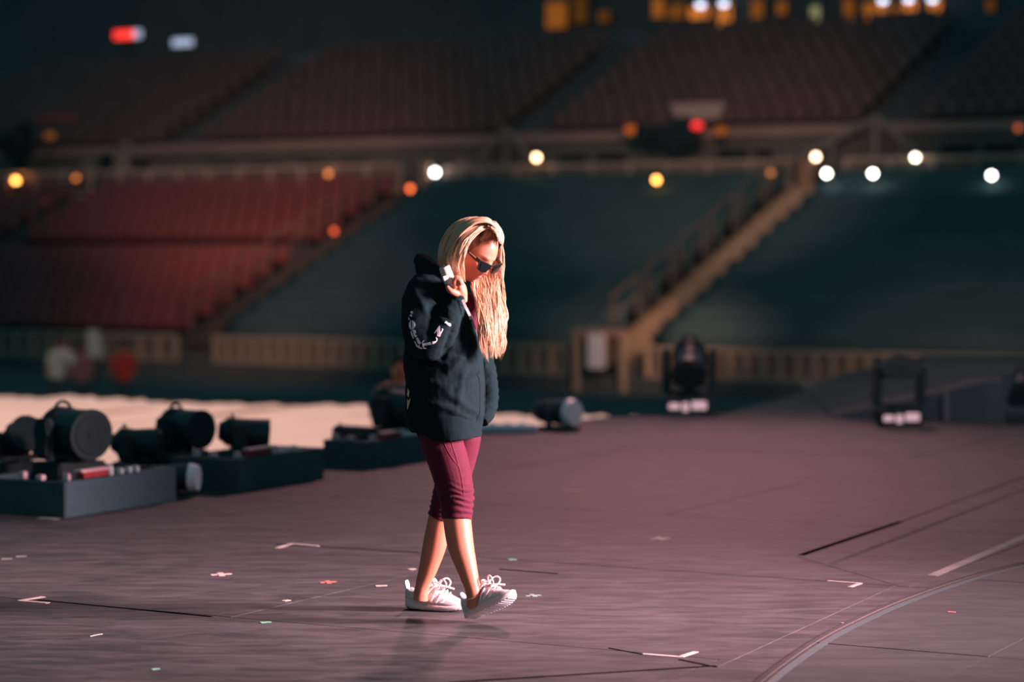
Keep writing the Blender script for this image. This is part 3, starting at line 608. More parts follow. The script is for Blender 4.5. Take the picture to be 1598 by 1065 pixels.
# dark cloth heap between boxes
q = G(258, 752); bm = bmesh.new(); bmesh.ops.create_icosphere(bm, subdivisions=4, radius=1)
for v in bm.verts:
    n_ = noise.noise(v.co*2.2)*.3+noise.noise(v.co*5)*.1; v.co = Vector((v.co.x*.26, v.co.y*.16, max(v.co.z, -.1)*.24))*(1+n_)
    v.co.z = max(v.co.z, -.012)
o = link('cloth_heap', bm, mat('brown_black_cloth', (.055, .052, .045), .95, bump=.3), smooth=True); o.location = (q.x, q.y, .012); tag(o, 'dark brown cloth heap between the leftmost and middle boxes', 'cloth')
# white roll at stage edge
a, b = G(752, 678), G(836, 676); bm = bmesh.new(); cyl(bm, (a.x-.3, a.y, .045), (b.x, b.y, .035), .048, .035, 16)
for k in range(6): f = k/6; cyl(bm, (a.x-.3+(b.x-a.x+.3)*f, a.y+(b.y-a.y)*f, .045-.01*f), (a.x-.3+(b.x-a.x+.3)*f+.03, a.y+(b.y-a.y)*f, .045-.01*f), .053, n=16)
tag(link('rolled_sheet', bm, mat('blue_white_sheet', (.72, .78, .92), .6)), 'bluish white rolled sheet on the stage edge just behind the woman', 'roll')
# ------------------------------------------------------------------ distant people
skin_d = mat('distant_skin', (.45, .16, .09), .6); darkh = mat('dark_hair', (.02, .025, .025), .7)
def crew(px, py_head, Y, H, shirt, label, bend=0.0, sit=False, z0=None, arm=None, hair=darkh, trous=None):
    """small standing or sitting figure; py_head = pixel row of the head centre"""
    hp = W(px, py_head, Y=Y); z0 = hp.z-(H*.93 if not sit else H*.5) if z0 is None else z0
    e = empty('person', (hp.x, hp.y, z0)); tag(e, label, 'person'); o = Vector((hp.x, hp.y, z0)); hz_ = hp.z-z0
    s = H/1.7; neck = Vector((0, 0, hz_-.17*s)); hip = Vector((-bend, .05, (.92*s if not sit else hz_-.70*s)))
    bm = bmesh.new(); blob(bm, (0, 0, hz_), (.085*s, .10*s, .12*s)); blob(bm, (0, -.10*s, hz_-.01), (.015, .02, .02), sub=2); cyl(bm, neck, (0, 0, hz_-.05), .05*s)
    knees = []
    for x in (-1, 1):
        sh_ = neck+Vector((x*.18*s, 0, -.04*s)); el = sh_+Vector((x*.06*s, -.05, -.28*s)); wr = el+Vector((0, -.18*s, -.10*s)) if arm is None else el+Vector(arm)
        loft(bm, [(*neck, .05, .05), (*sh_, .05*s, .05*s), (*el, .042*s, .042*s), (*wr, .03*s, .03*s), (*(wr+Vector((0, -.05, -.05))), .04*s, .02*s), (*(wr+Vector((0, -.08, -.10))), .02*s, .015*s)], 16, 10, px=False)
        if not sit: kn = hip+Vector((x*.10*s, -.03, -.44*s)); ft = Vector((x*.11*s-bend, 0, .05))
        else: kn = hip+Vector((x*.14*s, -.42*s, .05)); ft = kn+Vector((0, -.05, -.45*s))
        loft(bm, [(*(hip+Vector((x*.09*s, 0, 0))), .09*s, .09*s), (*kn, .06*s, .06*s), (*ft, .045*s, .045*s), (*(ft+Vector((0, -.14, -.02))), .03, .04)], 14, 12, px=False)
        knees.append((hip+Vector((x*.09*s, 0, 0)), kn, ft))
    loft(bm, [(*hip, .15*s, .11*s), (*((hip+neck)/2), .15*s, .11*s), (*(neck-Vector((0, 0, .06*s))), .17*s, .10*s), (*neck, .06*s, .06*s)], 12, 16, px=False, ref=Vector((0, 1, 0)))
    me = remesh(bm, .02, 3); link('body', me, skin_d, e, True)
    bm = bmesh.new(); loft(bm, [(*(hip-Vector((0, 0, .08*s))), .19*s, .15*s), (*((hip+neck)/2), .18*s, .14*s), (*(neck-Vector((0, 0, .06*s))), .20*s, .13*s), (*(neck+Vector((0, 0, .01))), .07*s, .07*s)], 14, 20, px=False)
    for x in (-1, 1):
        sh_ = neck+Vector((x*.17*s, 0, -.05*s)); el = sh_+Vector((x*.07*s, -.05, -.26*s)); loft(bm, [(*sh_, .075*s, .075*s), (*el, .065*s, .065*s)], 8, 12, px=False)
    link('shirt', remesh(bm, .02, 2), shirt, e, True)
    bm = bmesh.new()
    for h_, k_, f_ in knees: loft(bm, [(*h_, .115*s, .115*s), (*k_, .08*s, .08*s), (*(f_+Vector((0, 0, .05))), .065*s, .065*s)], 12, 14, px=False)
    link('trousers', remesh(bm, .02, 2), trous or black, e, True)
    bm = bmesh.new(); blob(bm, (0, .02, hz_+.03), (.10*s, .11*s, .12*s)); link('hair', bm, hair, e, True)
    return e
cs = mat('cream_shirt', (.85, .66, .55), .8); rs = mat('rose_shirt', (.45, .16, .17), .8); rd = mat('bright_red_shirt', (.75, .06, .05), .8)
crew(95, 532, 48, 1.72, cs, 'person in a cream shirt standing behind the platform, leftmost of three', bend=.12)
crew(127, 543, 49.5, 1.62, rs, 'person in a rose shirt between the cream and the red shirt')
crew(193, 539, 49, 1.66, rd, 'person in a bright red shirt standing behind the platform', bend=.0)
bm = BX((0, 0, 0), (.26, .05, .60), bev=.02); o = link('placard', bm, mat('white_placard', (.85, .66, .62), .7)); p = W(147, 537, Y=50.6); o.location = p; o.rotation_euler = (0, R(-4), 0)
pl = o; tag(o, 'pale upright placard on a pole right of the rose shirt', 'placard'); bm = bmesh.new(); cyl(bm, (0, .04, -1.8-p.z), (0, .04, -.1), .025, n=8); link('pole', bm, legm, o)
rustm = mat('rust_jacket', (.33, .09, .05), .8)
cr = crew(624, 574, 21.6, 1.60, black, 'crew person in black half hidden behind the woman\'s back', arm=(0.02, -.16, .02))
# ================================================================== THE WOMAN
WO = W(715, 967); root = empty('person', (WO.x, WO.y, 0)); tag(root, 'woman walking in black hooded jacket, maroon leggings, sunglasses and white sneakers', 'person')
PINV = Matrix.Translation(-Vector(root.location))
def wpart(name, me, m, parent=None, smooth=True):
    o = link(name, me, m, smooth=smooth); o.parent = parent or root
    if parent is None: o.matrix_parent_inverse = PINV
    return o
# head frame
al, be, ro = R(43), R(36), R(-7)
Fh = Vector((math.cos(al), -math.sin(al), 0)); Zv = Vector((0, 0, 1))
HF = Fh*math.cos(be)-Zv*math.sin(be); HU = Fh*math.sin(be)+Zv*math.cos(be); HR = HF.cross(HU)
rq = Matrix.Rotation(ro, 3, HF); HU = rq @ HU; HR = rq @ HR
HC = W(743, 393, 0.0)
HM = Matrix(((HF.x, HR.x, HU.x, HC.x), (HF.y, HR.y, HU.y, HC.y), (HF.z, HR.z, HU.z, HC.z), (0, 0, 0, 1)))   # local (f, r, u)
HMi = HM.inverted()
def g2(a, b, ca, cb, sa, sb): return np.exp(-((a-ca)/sa)**2-((b-cb)/sb)**2)
def head_bm(scale=1.0, face=True, sub=6):
    bm = bmesh.new(); bmesh.ops.create_icosphere(bm, subdivisions=sub, radius=1); bm.verts.ensure_lookup_table()
    V = np.array([v.co[:] for v in bm.verts]); f, r, u = V[:, 0].copy(), V[:, 1].copy(), V[:, 2].copy()
    F_ = np.where(f > 0, f*.088, f*.102); U_ = np.where(u > 0, u*.112, u*.122); R_ = r*.073
    lo = np.clip(-u, 0, 1)
    R_ *= 1-.36*lo**1.6*np.clip(f+.6, 0, 1)
    F_ = np.where(f > 0, F_*(1-.02*lo), F_*(1-.55*lo)); F_ += .030*lo**3.0*np.clip(f+.3, 0, 1)
    U_ += .018*lo*np.clip(-f, 0, 1)
    if face:
        w_ = np.clip((f-.1)*3, 0, 1); a, b = U_, R_; ab = np.abs(b)
        d = np.zeros_like(a)
        d -= .007*g2(a, ab, .002, .031, .013, .017); d += .004*g2(a, ab, .022, .022, .007, .02)
        t = np.clip((.008-a)/.046, 0, 1); nose = (.006+.017*t**1.2)*np.exp(-(b/(.0065+.005*t))**2)*(a < .012)*(1/(1+np.exp(-(a+.046)/.0022)))
        nose = np.where(a > .008, nose*np.exp(-((a-.008)/.008)**2), nose); d += nose
        d += .008*g2(a, ab, -.041, .012, .006, .006)
        d += .0045*g2(a, ab, -.025, .046, .016, .016)
        d += .006*g2(a, b, -.070, 0, .014, .022)
        d += .0045*g2(a, b, -.0665, 0, .0038, .015)+.0060*g2(a, b, -.0775, 0, .0048, .014)-.0050*g2(a, b, -.0722, 0, .0017, .020)
        d -= .003*g2(a, b, -.088, 0, .005, .015); d += .007*g2(a, b, -.102, 0, .010, .014)
        d -= .003*g2(a, ab, -.065, .036, .016, .012)
        F_ = F_+d*w_
    for i, v in enumerate(bm.verts): v.co = HM @ Vector((F_[i]*scale, R_[i]*scale, U_[i]*scale))
    return bm
skinm = bpy.data.materials.new('skin'); skinm.use_nodes = True; nt = skinm.node_tree; b = nt.nodes['Principled BSDF']
at = nt.nodes.new('ShaderNodeAttribute'); at.attribute_name = 'tone'; nt.links.new(at.outputs['Color'], b.inputs['Base Color']); b.inputs['Roughness'].default_value = .42; b.inputs['Specular IOR Level'].default_value = .45
b.inputs['Subsurface Weight'].default_value = .12; b.inputs['Subsurface Radius'].default_value = (.6, .25, .12); b.inputs['Subsurface Scale'].default_value = .01
bm = head_bm(1.0, True, 7)
loft(bm, [(700, 466, .02, 22, 26), (704, 444, .02, 17, 19), (715, 420, .015, 17, 19), (732, 400, .01, 17, 20)], 14, 24)
# ear (near side)
blob(bm, HM @ Vector((-.005, .074, -.005)), (.018, .006, .031), HM.to_3x3().to_4x4())
# torso, arms, legs (slimmer than the clothes)
loft(bm, [(700, 670, 0, 42, 42), (697, 630, 0, 44, 44), (697, 580, 0, 34, 36), (694, 530, 0, 40, 40), (690, 480, 0, 44, 60), (698, 455, 0, 34, 44), (706, 445, 0, 18, 20)], 26, 24)
loft(bm, [(676, 460, -.12, 18, 18), (655, 500, -.16, 16, 16), (660, 545, -.18, 15, 15), (690, 510, -.19, 13, 13), (713, 472, -.18, 9, 10), (719, 460, -.175, 8.5, 11)], 26, 18)
loft(bm, [(716, 470, .14, 18, 18), (742, 520, .2, 15, 15), (756, 575, .2, 14, 14), (762, 620, .17, 11, 11), (758, 640, .13, 9, 12), (755, 648, .12, 7, 9)], 26, 18)
NEAR = [(697, 655, -.065, 34, 34), (690, 686, -.075, 28.5, 29), (700.5, 720, -.085, 26.5, 27), (708, 750, -.10, 24.5, 24.5), (712, 780, -.112, 22.5, 23), (713, 808, -.124, 21.8, 22.5), (718.5, 850, -.135, 20.5, 21.5), (726.5, 880, -.145, 17, 17.5), (733.5, 905, -.155, 13.8, 14), (739, 925, -.16, 12, 13), (741, 948, -.165, 13, 13)]
FAR = [(712, 655, .06, 34, 34), (721, 686, .075, 25, 28), (713, 720, .085, 24, 25), (706, 750, .09, 23, 24), (694, 783, .10, 18.5, 20.5), (686.5, 808, .11, 18, 20), (679, 848, .125, 18.8, 19.5), (669.5, 883, .14, 15.5, 16), (662, 906, .15, 12.6, 13), (658, 920, .155, 11.6, 12.5), (656, 938, .155, 12, 12)]
loft(bm, NEAR, 60, 44); loft(bm, FAR, 60, 44)
# hand: palm, four fingers, thumb closed on the bottle
loft(bm, [(721.5, 472, -.172, 7.5, 9.5), (721, 464, -.174, 8.5, 11.5), (719, 454, -.177, 9.8, 15), (716.5, 445, -.178, 9.0, 16), (715, 439, -.178, 6.0, 14.5)], 16, 22)
for (d, k, L) in ((-.216, 0, 1.0), (-.192, -1.0, 1.1), (-.168, -.2, 1.05), (-.147, 1.4, .86)):
    loft(bm, [(720, 445+k, d, 4.6, 4.6), (716.5, 437.5+k, d, 4.8, 4.5), (712, 435.4+k, d, 4.8, 4.4), (709, 439.5+k, d, 4.6, 4.2), (709.5, 445+k, d+.001, 4.2, 3.9), (711.5, 449.5+k, d+.004, 3.2, 3.2)], 22, 14)
loft(bm, [(719, 461, -.188, 7, 6.5), (712.5, 458.5, -.208, 5.8, 5.6), (705.5, 455.8, -.222, 4.8, 4.6), (700.3, 451.8, -.224, 4.3, 4.2), (697.6, 446.8, -.221, 3.1, 3.1)], 20, 16)
body = remesh(bm, .0025, 5, .5)
V = verts_np(body); hm = np.array(HMi); L_ = V @ hm[:3, :3].T+hm[:3, 3]; f_, r_, u_ = L_[:, 0], L_[:, 1], L_[:, 2]
colr = np.tile(np.array([.58, .20, .125, 1.]), (len(V), 1)); inh = (f_ > .04) & (np.abs(u_) < .13) & (np.abs(r_) < .09)
def blend(mask, c): colr[:, :3] = colr[:, :3]*(1-mask[:, None])+np.array(c)*mask[:, None]
lip = np.clip(1.6*g2(u_, r_, -.0725, 0, .0088, .020)-.45, 0, 1)*inh; blend(lip, (.50, .13, .12))
brow = np.clip(2*g2(u_-.0, np.abs(r_), .024, .034, .0035, .018)-.6, 0, 1)*inh; blend(brow*.8, (.16, .07, .045))
blend(.35*inh*g2(u_, np.abs(r_), -.03, .045, .02, .02), (.60, .18, .13))
at_ = body.color_attributes.new('tone', 'FLOAT_COLOR', 'POINT'); at_.data.foreach_set('color', colr.ravel().astype(np.float32))
wpart('body', body, skinm)
# ---- leggings
legg = mat('maroon_leggings', (.088, .008, .024), .8, var=.15, scale=120, bump=.2, spec=.2, sheen=.05)
bm = bmesh.new(); g = 1.6
loft(bm, [(697, 655, -.05, 34, 34), (688.5, 684, -.070, 33.5, 31), (699.5, 720, -.085, 31.5, 32), (707.5, 750, -.10, 29.5, 29), (712, 775, -.11, 27.5, 27.5), (713, 795, -.118, 25, 26), (712.5, 811, -.125, 23.6, 24.6)], 30, 30)
loft(bm, [(712, 650, .06, 40, 40), (721, 684, .075, 30, 33), (713, 720, .085, 29, 30), (706, 750, .09, 27, 28), (695, 780, .10, 22, 24), (688.5, 801, .108, 19.5, 21.6), (686.5, 808, .11, 19.4, 21.6)], 30, 30)
le = remesh(bm, .0035, 2)
def legf(V, X, Y, N_):
    d = .0015*fnoise(V, (14, 14, 40)); up = np.clip((Y-745)/30, 0, 1)
    d += up*.0026*np.sin((Y+.18*(X-705)+16*fnoise(V, 10, 3.))*.62)*np.clip((812-Y)/6, 0, 1)*(.5+1.2*np.abs(fnoise(V, (20, 20, 9), 8.)))
    d += ridge(X, Y, (700, 768), (740, 762), 3, .004)+ridge(X, Y, (690, 782), (738, 777), 3, .004)-ridge(X, Y, (695, 775), (738, 770), 2.5, .004)
    return d
displace(le, legf); lo = wpart('leggings', le, legg)
bm = bmesh.new(); seam = [(703, 686), (709, 705), (716, 728), (721, 750), (724, 772)]
bv = BVHTree.FromPolygons([v.co[:] for v in le.vertices], [p.vertices[:] for p in le.polygons])
def onto(bv_, px, py, off=.001):
    o = Vector((0, 0, CAMH)); d = (W(px, py)-o).normalized(); h, n, i, t = bv_.ray_cast(o, d, 20)
    return (h-d*off, n) if h else (W(px, py, -.1), -d)
def ribbon(pts, bv_, w_px, off, th=.0012, flat=False):
    bm = bmesh.new(); A = []
    P = catmull([(x, y, 0) for x, y in pts], 40)
    for k, p in enumerate(P):
        t = P[min(k+1, 39)]-P[max(k-1, 0)]; t /= np.linalg.norm(t); n = np.array((-t[1], t[0]))*w_px/2
        if flat:
            yy = min(onto(bv_, p[0]+dx, p[1]+dy_)[0].y for dx in (-9, -6, -3) for dy_ in (-3, 0, 3)); yl = yy if k == 0 else yl*.75+yy*.25
            A.append([bm.verts.new(W(p[0]+s*n[0], p[1]+s*n[1], Y=yl-o_)) for s, o_ in ((-1, off), (1, off), (1, off-th), (-1, off-th))]); continue
        A.append([bm.verts.new(onto(bv_, p[0]+s*n[0], p[1]+s*n[1], o_)[0]) for s, o_ in ((-1, off), (1, off), (1, off-th), (-1, off-th))])
    for k in range(39):
        for i in range(4): bm.faces.new((A[k][i], A[k][(i+1) % 4], A[k+1][(i+1) % 4], A[k+1][i]))
    return bm
wpart('seam', ribbon(seam, bv, .8, .0016), mat('maroon_seam', (.26, .03, .06), .8), lo); lo.children[0].matrix_parent_inverse = Matrix.Identity(4)
wpart('seam', ribbon([(690, 683), (697, 700), (706, 716), (716, 728)], bv, .8, .0016), mat('maroon_seam', (.26, .03, .06), .8), lo)
# ---- jacket
hood_m = mat('black_sweat_fabric', (.0048, .0160, .0200), .92, var=.12, scale=90, bump=.25, spec=.12, bscale=400)
bm = bmesh.new()
loft(bm, [(697, 668, .0, 56, 62), (695, 650, .0, 61, 66), (694.5, 620, .0, 62, 66), (693.5, 585, .0, 62, 64), (691, 550, .0, 61, 64), (687, 520, .0, 55, 66), (686, 495, .0, 49, 70), (684, 470, .0, 41, 70), (683, 448, 0, 32, 56), (684, 432, 0, 22, 36)], 40, 40)
loft(bm, [(672, 446, -.09, 28, 24), (660, 468, -.14, 31, 27), (655, 500, -.165, 28.5, 28), (659, 527, -.18, 28, 28), (667, 541, -.185, 25, 26), (682, 530, -.195, 24, 24), (695, 508, -.195, 22, 22), (704, 490, -.19, 19, 19), (712, 473, -.182, 13, 15), (714.5, 466, -.18, 10.5, 13.5)], 44, 30)
loft(bm, [(712, 470, .12, 24, 24), (738, 510, .18, 21, 22), (752, 560, .2, 18, 20), (760, 595, .19, 17.5, 19), (763, 622, .165, 16, 17), (758, 645, .13, 14, 15), (752, 660, .10, 10, 12)], 34, 26)
# hood folded behind the neck
loft(bm, [(664, 412, .06, 12, 16), (660, 409, .0, 13, 16), (664, 415, -.05, 13, 15), (676, 430, -.09, 13, 14), (692, 446, -.11, 11, 12), (708, 462, -.11, 8, 9), (720, 478, -.10, 5, 6)], 34, 20)
loft(bm, [(664, 412, .02, 12, 14), (676, 426, .07, 12, 12), (700, 445, .10, 10, 10), (720, 470, .08, 7, 7)], 20, 16)
loft(bm, [(671, 420, 0, 20, 34), (678, 440, 0, 26, 46)], 8, 24)
loft(bm, [(656, 401, .01, 4, 8), (660, 410, 0, 13, 26), (668, 425, 0, 18, 34), (676, 445, 0, 24, 44)], 12, 24)
ho = remesh(bm, .0042, 5, .5)
def hf(V, X, Y, N_):
    d = .006*fnoise(V, (9, 9, 13))+.0028*fnoise(V, (26, 26, 32), 5.)+.0012*fnoise(V, 60, 9.)
    near = np.clip(-(V[:, 1]-D0)*14, 0, 1)
    for (a, b, w_, am) in (((735, 540), (700, 580), 7, .012), ((752, 565), (728, 600), 6, .010), ((700, 615), (750, 650), 7, .010), ((640, 590), (700, 600), 7, .006), ((645, 625), (720, 642), 7, .008), ((660, 660), (720, 668), 6, -.006),
        ((728, 560), (712, 640), 6, .009), ((700, 548), (745, 560), 5, -.008), ((690, 560), (706, 520), 4, -.012), ((712, 500), (690, 545), 4, -.006), ((640, 440), (672, 500), 6, .007), ((655, 430), (690, 480), 5, -.007), ((672, 425), (705, 470), 4, .008),
        ((632, 530), (660, 560), 4, -.008), ((680, 480), (700, 500), 4, -.007), ((668, 470), (700, 482), 4, .006), ((735, 655), (700, 640), 6, .006), ((645, 560), (690, 575), 5, -.008), ((715, 600), (745, 585), 4, -.006)):
        d += ridge(X, Y, a, b, w_, am)*near
    d += np.where(X > 757, .0012*np.sin(Y*.5+.2*X), 0)
    return d
displace(ho, hf); jk = wpart('hooded_jacket', ho, hood_m)
bvh_h = BVHTree.FromPolygons([v.co[:] for v in ho.vertices], [p.vertices[:] for p in ho.polygons])
# cuff rib, hem, undershirt
bm = bmesh.new(); loft(bm, [(711.5, 475, -.182, 14.6, 16), (713.5, 468, -.181, 13.2, 14.6), (715.5, 461.5, -.179, 11.4, 13.8)], 10, 30); c = link('cuff', bm, hood_m, smooth=True); c.parent = jk
bm = bmesh.new(); loft(bm, [(698, 640, 0, 57, 64), (701, 663, 0, 53.5, 68), (703.5, 679, 0, 49.5, 67), (704, 684, 0, 49, 66)], 14, 44); sh_ = remesh(bm, .0045, 3)
displace(sh_, lambda V, X, Y, N_: .005*fnoise(V, (10, 10, 5))+.0015*fnoise(V, 30)); wpart('long_shirt', sh_, hood_m)
bm = bmesh.new(); loft(bm, [(726, 458, .03, 8, 12), (730, 480, .03, 14, 18), (737, 505, .03, 13, 20), (742, 532, .03, 12, 18), (743, 552, .03, 9, 12)], 20, 30)
wpart('undershirt', bm, mat('maroon_top', (.14, .012, .035), .8, scale=60))
zip_m = mat('zip_metal', (.55, .6, .66), .3, .8)
for (pts, w_, m_, nm) in (([(722, 468), (727, 480), (733, 492), (735, 499)], 4.2, mat('white_lining', (.85, .74, .72), .7), 'collar_lining'), ([(733, 490), (738, 502), (744, 520), (750, 540), (754, 560)], 1.6, zip_m, 'zipper'), ([(756, 575), (757, 600), (757, 630), (755, 655)], 1.1, mat('zip_tape', (.035, .05, .055), .7), 'zipper_tape')):
    c = link(nm, ribbon(pts, bvh_h, w_, .002, .003, True), m_); c.parent = jk
c = link('zip_pull', BX((0, 0, 0), (.006, .004, .022), bev=.001), zip_m); c.location = onto(bvh_h, 736, 494, .008)[0]; c.rotation_euler = (0, R(-25), 0); c.parent = jk
# ---- lettering around the elbow (strokes in the crop frame: x/11.83+620, y/11.83+470)
letm = mat('white_print', (.95, .82, .88), .7, var=.03)
def P_(x, y): return (x/11.83+620, y/11.83+470)
def letter(polys, name='printed_letter'):
    bm = bmesh.new()
    for poly in polys: bm.faces.new([bm.verts.new((*P_(*p), 0)) for p in poly])
    bmesh.ops.triangulate(bm, faces=bm.faces[:]); 
    for _ in range(2): bmesh.ops.subdivide_edges(bm, edges=[e for e in bm.edges if e.calc_length() > 1.2], cuts=1); bmesh.ops.triangulate(bm, faces=[f for f in bm.faces if len(f.verts) > 3])
    r = bmesh.ops.extrude_face_region(bm, geom=bm.faces[:]); top = {g_ for g_ in r['geom'] if isinstance(g_, bmesh.types.BMVert)}
    for v in bm.verts: v.co = onto(bvh_h, v.co.x, v.co.y, .0032 if v in top else .0004)[0]
    o = link(name, bm, letm); o.parent = jk; return o
def arcpoly(cx, cy, rx, ry, a0, a1, ix, iy, icx, n=14):
    out = [(cx+rx*math.cos(a0+(a1-a0)*k/n), cy+ry*math.sin(a0+(a1-a0)*k/n)) for k in range(n+1)]
    inn = [(icx+ix*math.cos(a1+(a0-a1)*k/n), cy+iy*math.sin(a1+(a0-a1)*k/n)) for k in range(n+1)]; return out+inn
letter([[(250, 188), (285, 188), (288, 235), (262, 232), (236, 210)], [(268, 240), (272, 296), (218, 268), (240, 255)], [(212, 290), (218, 330), (236, 342), (214, 356), (200, 320)]])
letter([arcpoly(268, 442, 64, 84, -math.pi/2, math.pi/2, 12, 74, 262), arcpoly(262, 442, 50, 84, math.pi/2, 3*math.pi/2, 34, 70, 250)])
letter([[(255, 545), (300, 528), (338, 545), (346, 585), (325, 612), (368, 648), (325, 678), (292, 612), (318, 590), (310, 560), (285, 552)], [(242, 560), (258, 552), (285, 620), (306, 692), (292, 700), (262, 640)]])
letter([[(342, 688), (372, 672), (440, 775), (408, 812), (372, 770)], [(308, 740), (322, 738), (368, 815), (400, 838), (462, 872), (458, 888), (400, 872), (352, 842)], [(398, 812), (414, 826), (400, 850), (385, 842)]])
letter([[(472, 792), (615, 756), (632, 806), (484, 832)], [(455, 760), (478, 732), (500, 728), (474, 756), (480, 830), (500, 866), (540, 872), (534, 886), (490, 884), (466, 840)]])
letter([[(642, 748), (722, 738), (716, 768), (652, 802)], [(710, 672), (724, 668), (744, 700), (736, 746), (716, 750), (724, 715)]])
letter([[(680, 592), (765, 466), (790, 458), (800, 640), (785, 665), (735, 648), (738, 545), (694, 602)], [(783, 655), (772, 630), (832, 528), (812, 508), (846, 512), (850, 528)]])
letter([[(862, 402), (905, 370), (940, 405), (980, 412), (995, 450), (972, 468), (930, 445), (905, 415)]])
# print on the back, seen at the left edge
bk = []
for pts in ([(636.0, 606), (638.5, 612), (637, 621), (634.2, 617)], [(634.6, 622), (636.5, 626), (640.5, 621), (637.5, 633), (635, 640), (634.4, 630)]):
    bm = bmesh.new(); A = [bm.verts.new(onto(bvh_h, x+.6, y, .006)[0]) for x, y in pts]; B = [bm.verts.new(onto(bvh_h, x+.6, y, .0)[0]) for x, y in pts]; n = len(A)
    f = bm.faces.new(A); g_ = bm.faces.new(B[::-1])
    for i in range(n): bm.faces.new((A[i], B[i], B[(i+1) % n], A[(i+1) % n]))
    c = link('back_print', bm, mat('cream_print', (.85, .6, .45), .7)); c.parent = jk
# ---- hair
def hairmat(name, c0, c1):
    m = bpy.data.materials.new(name); m.use_nodes = True; nt = m.node_tree; b = nt.nodes['Principled BSDF']; at = nt.nodes.new('ShaderNodeAttribute'); at.attribute_name = 'tone'
    nt.links.new(at.outputs['Color'], b.inputs['Base Color']); b.inputs['Roughness'].default_value = .38; b.inputs['Specular IOR Level'].default_value = .5; return m
hairm = hairmat('blonde_hair', 0, 0)
cap = head_bm(1.07, False, 5); L3 = HMi
kill = [fc for fc in cap.faces if (lambda q: q.x > (.014+max(0, q.z-.05)*.85) or q.z < -.085 or (q.z < -.02 and q.x > -.012))(HMi @ fc.calc_center_median())]
capbv = BVHTree.FromBMesh(cap); fb_ = head_bm(1.008, True, 6); facebv = BVHTree.FromBMesh(fb_); fb_.free()
bmesh.ops.delete(cap, geom=kill, context='FACES')
capme = bpy.data.meshes.new('cap'); cap.to_mesh(capme); cap.free()
def blonde(): 
    t = random.random(); a = np.array((.55, .28, .14)); b = np.array((.85, .57, .42)); return a*(1-t)+b*t
tc_ = capme.color_attributes.new('tone', 'FLOAT_COLOR', 'POINT'); tc_.data.foreach_set('color', np.tile([.30, .17, .10, 1.], len(capme.vertices)).astype(np.float32))
wpart('hair_cap', capme, hairm)
class Hair:
    def __init__(s): s.v = []; s.f = []; s.c = []
    def strand(s, P, r, col, col0=None, seg=5, k0=.25):
        n = len(P); base = len(s.v)
        for k, p in enumerate(P):
            t = Vector(P[min(k+1, n-1)])-Vector(P[max(k-1, 0)]); t.normalize() if t.length else None
            a = t.orthogonal().normalized() if abs(t.y) > .98 else (Vector((0, 1, 0))-t*t.y).normalized(); b = t.cross(a); u = k/(n-1)
            rr = r*(min(1, .25+u*4))*(1 if u < .7 else max(.12, 1-((u-.7)/.3)**1.5*.9))
            cc = col if col0 is None else col0*(1-min(1, u/k0))+col*min(1, u/k0)
            for i in range(seg):
                q = p+np.array(a)*rr*math.cos(2*math.pi*i/seg)*.7+np.array(b)*rr*math.sin(2*math.pi*i/seg)*1.25; s.v.append(q); s.c.append(tuple(cc)+(1.,))
        for k in range(n-1):
            for i in range(seg):
                j = (i+1) % seg; s.f.append((base+k*seg+i, base+k*seg+j, base+(k+1)*seg+j, base+(k+1)*seg+i))
    def build(s, name):
        me = bpy.data.meshes.new(name); me.from_pydata([tuple(x) for x in s.v], [], s.f); a = me.color_attributes.new('tone', 'FLOAT_COLOR', 'POINT'); a.data.foreach_set('color', np.array(s.c, np.float32).ravel())
        return wpart(name, me, hairm)
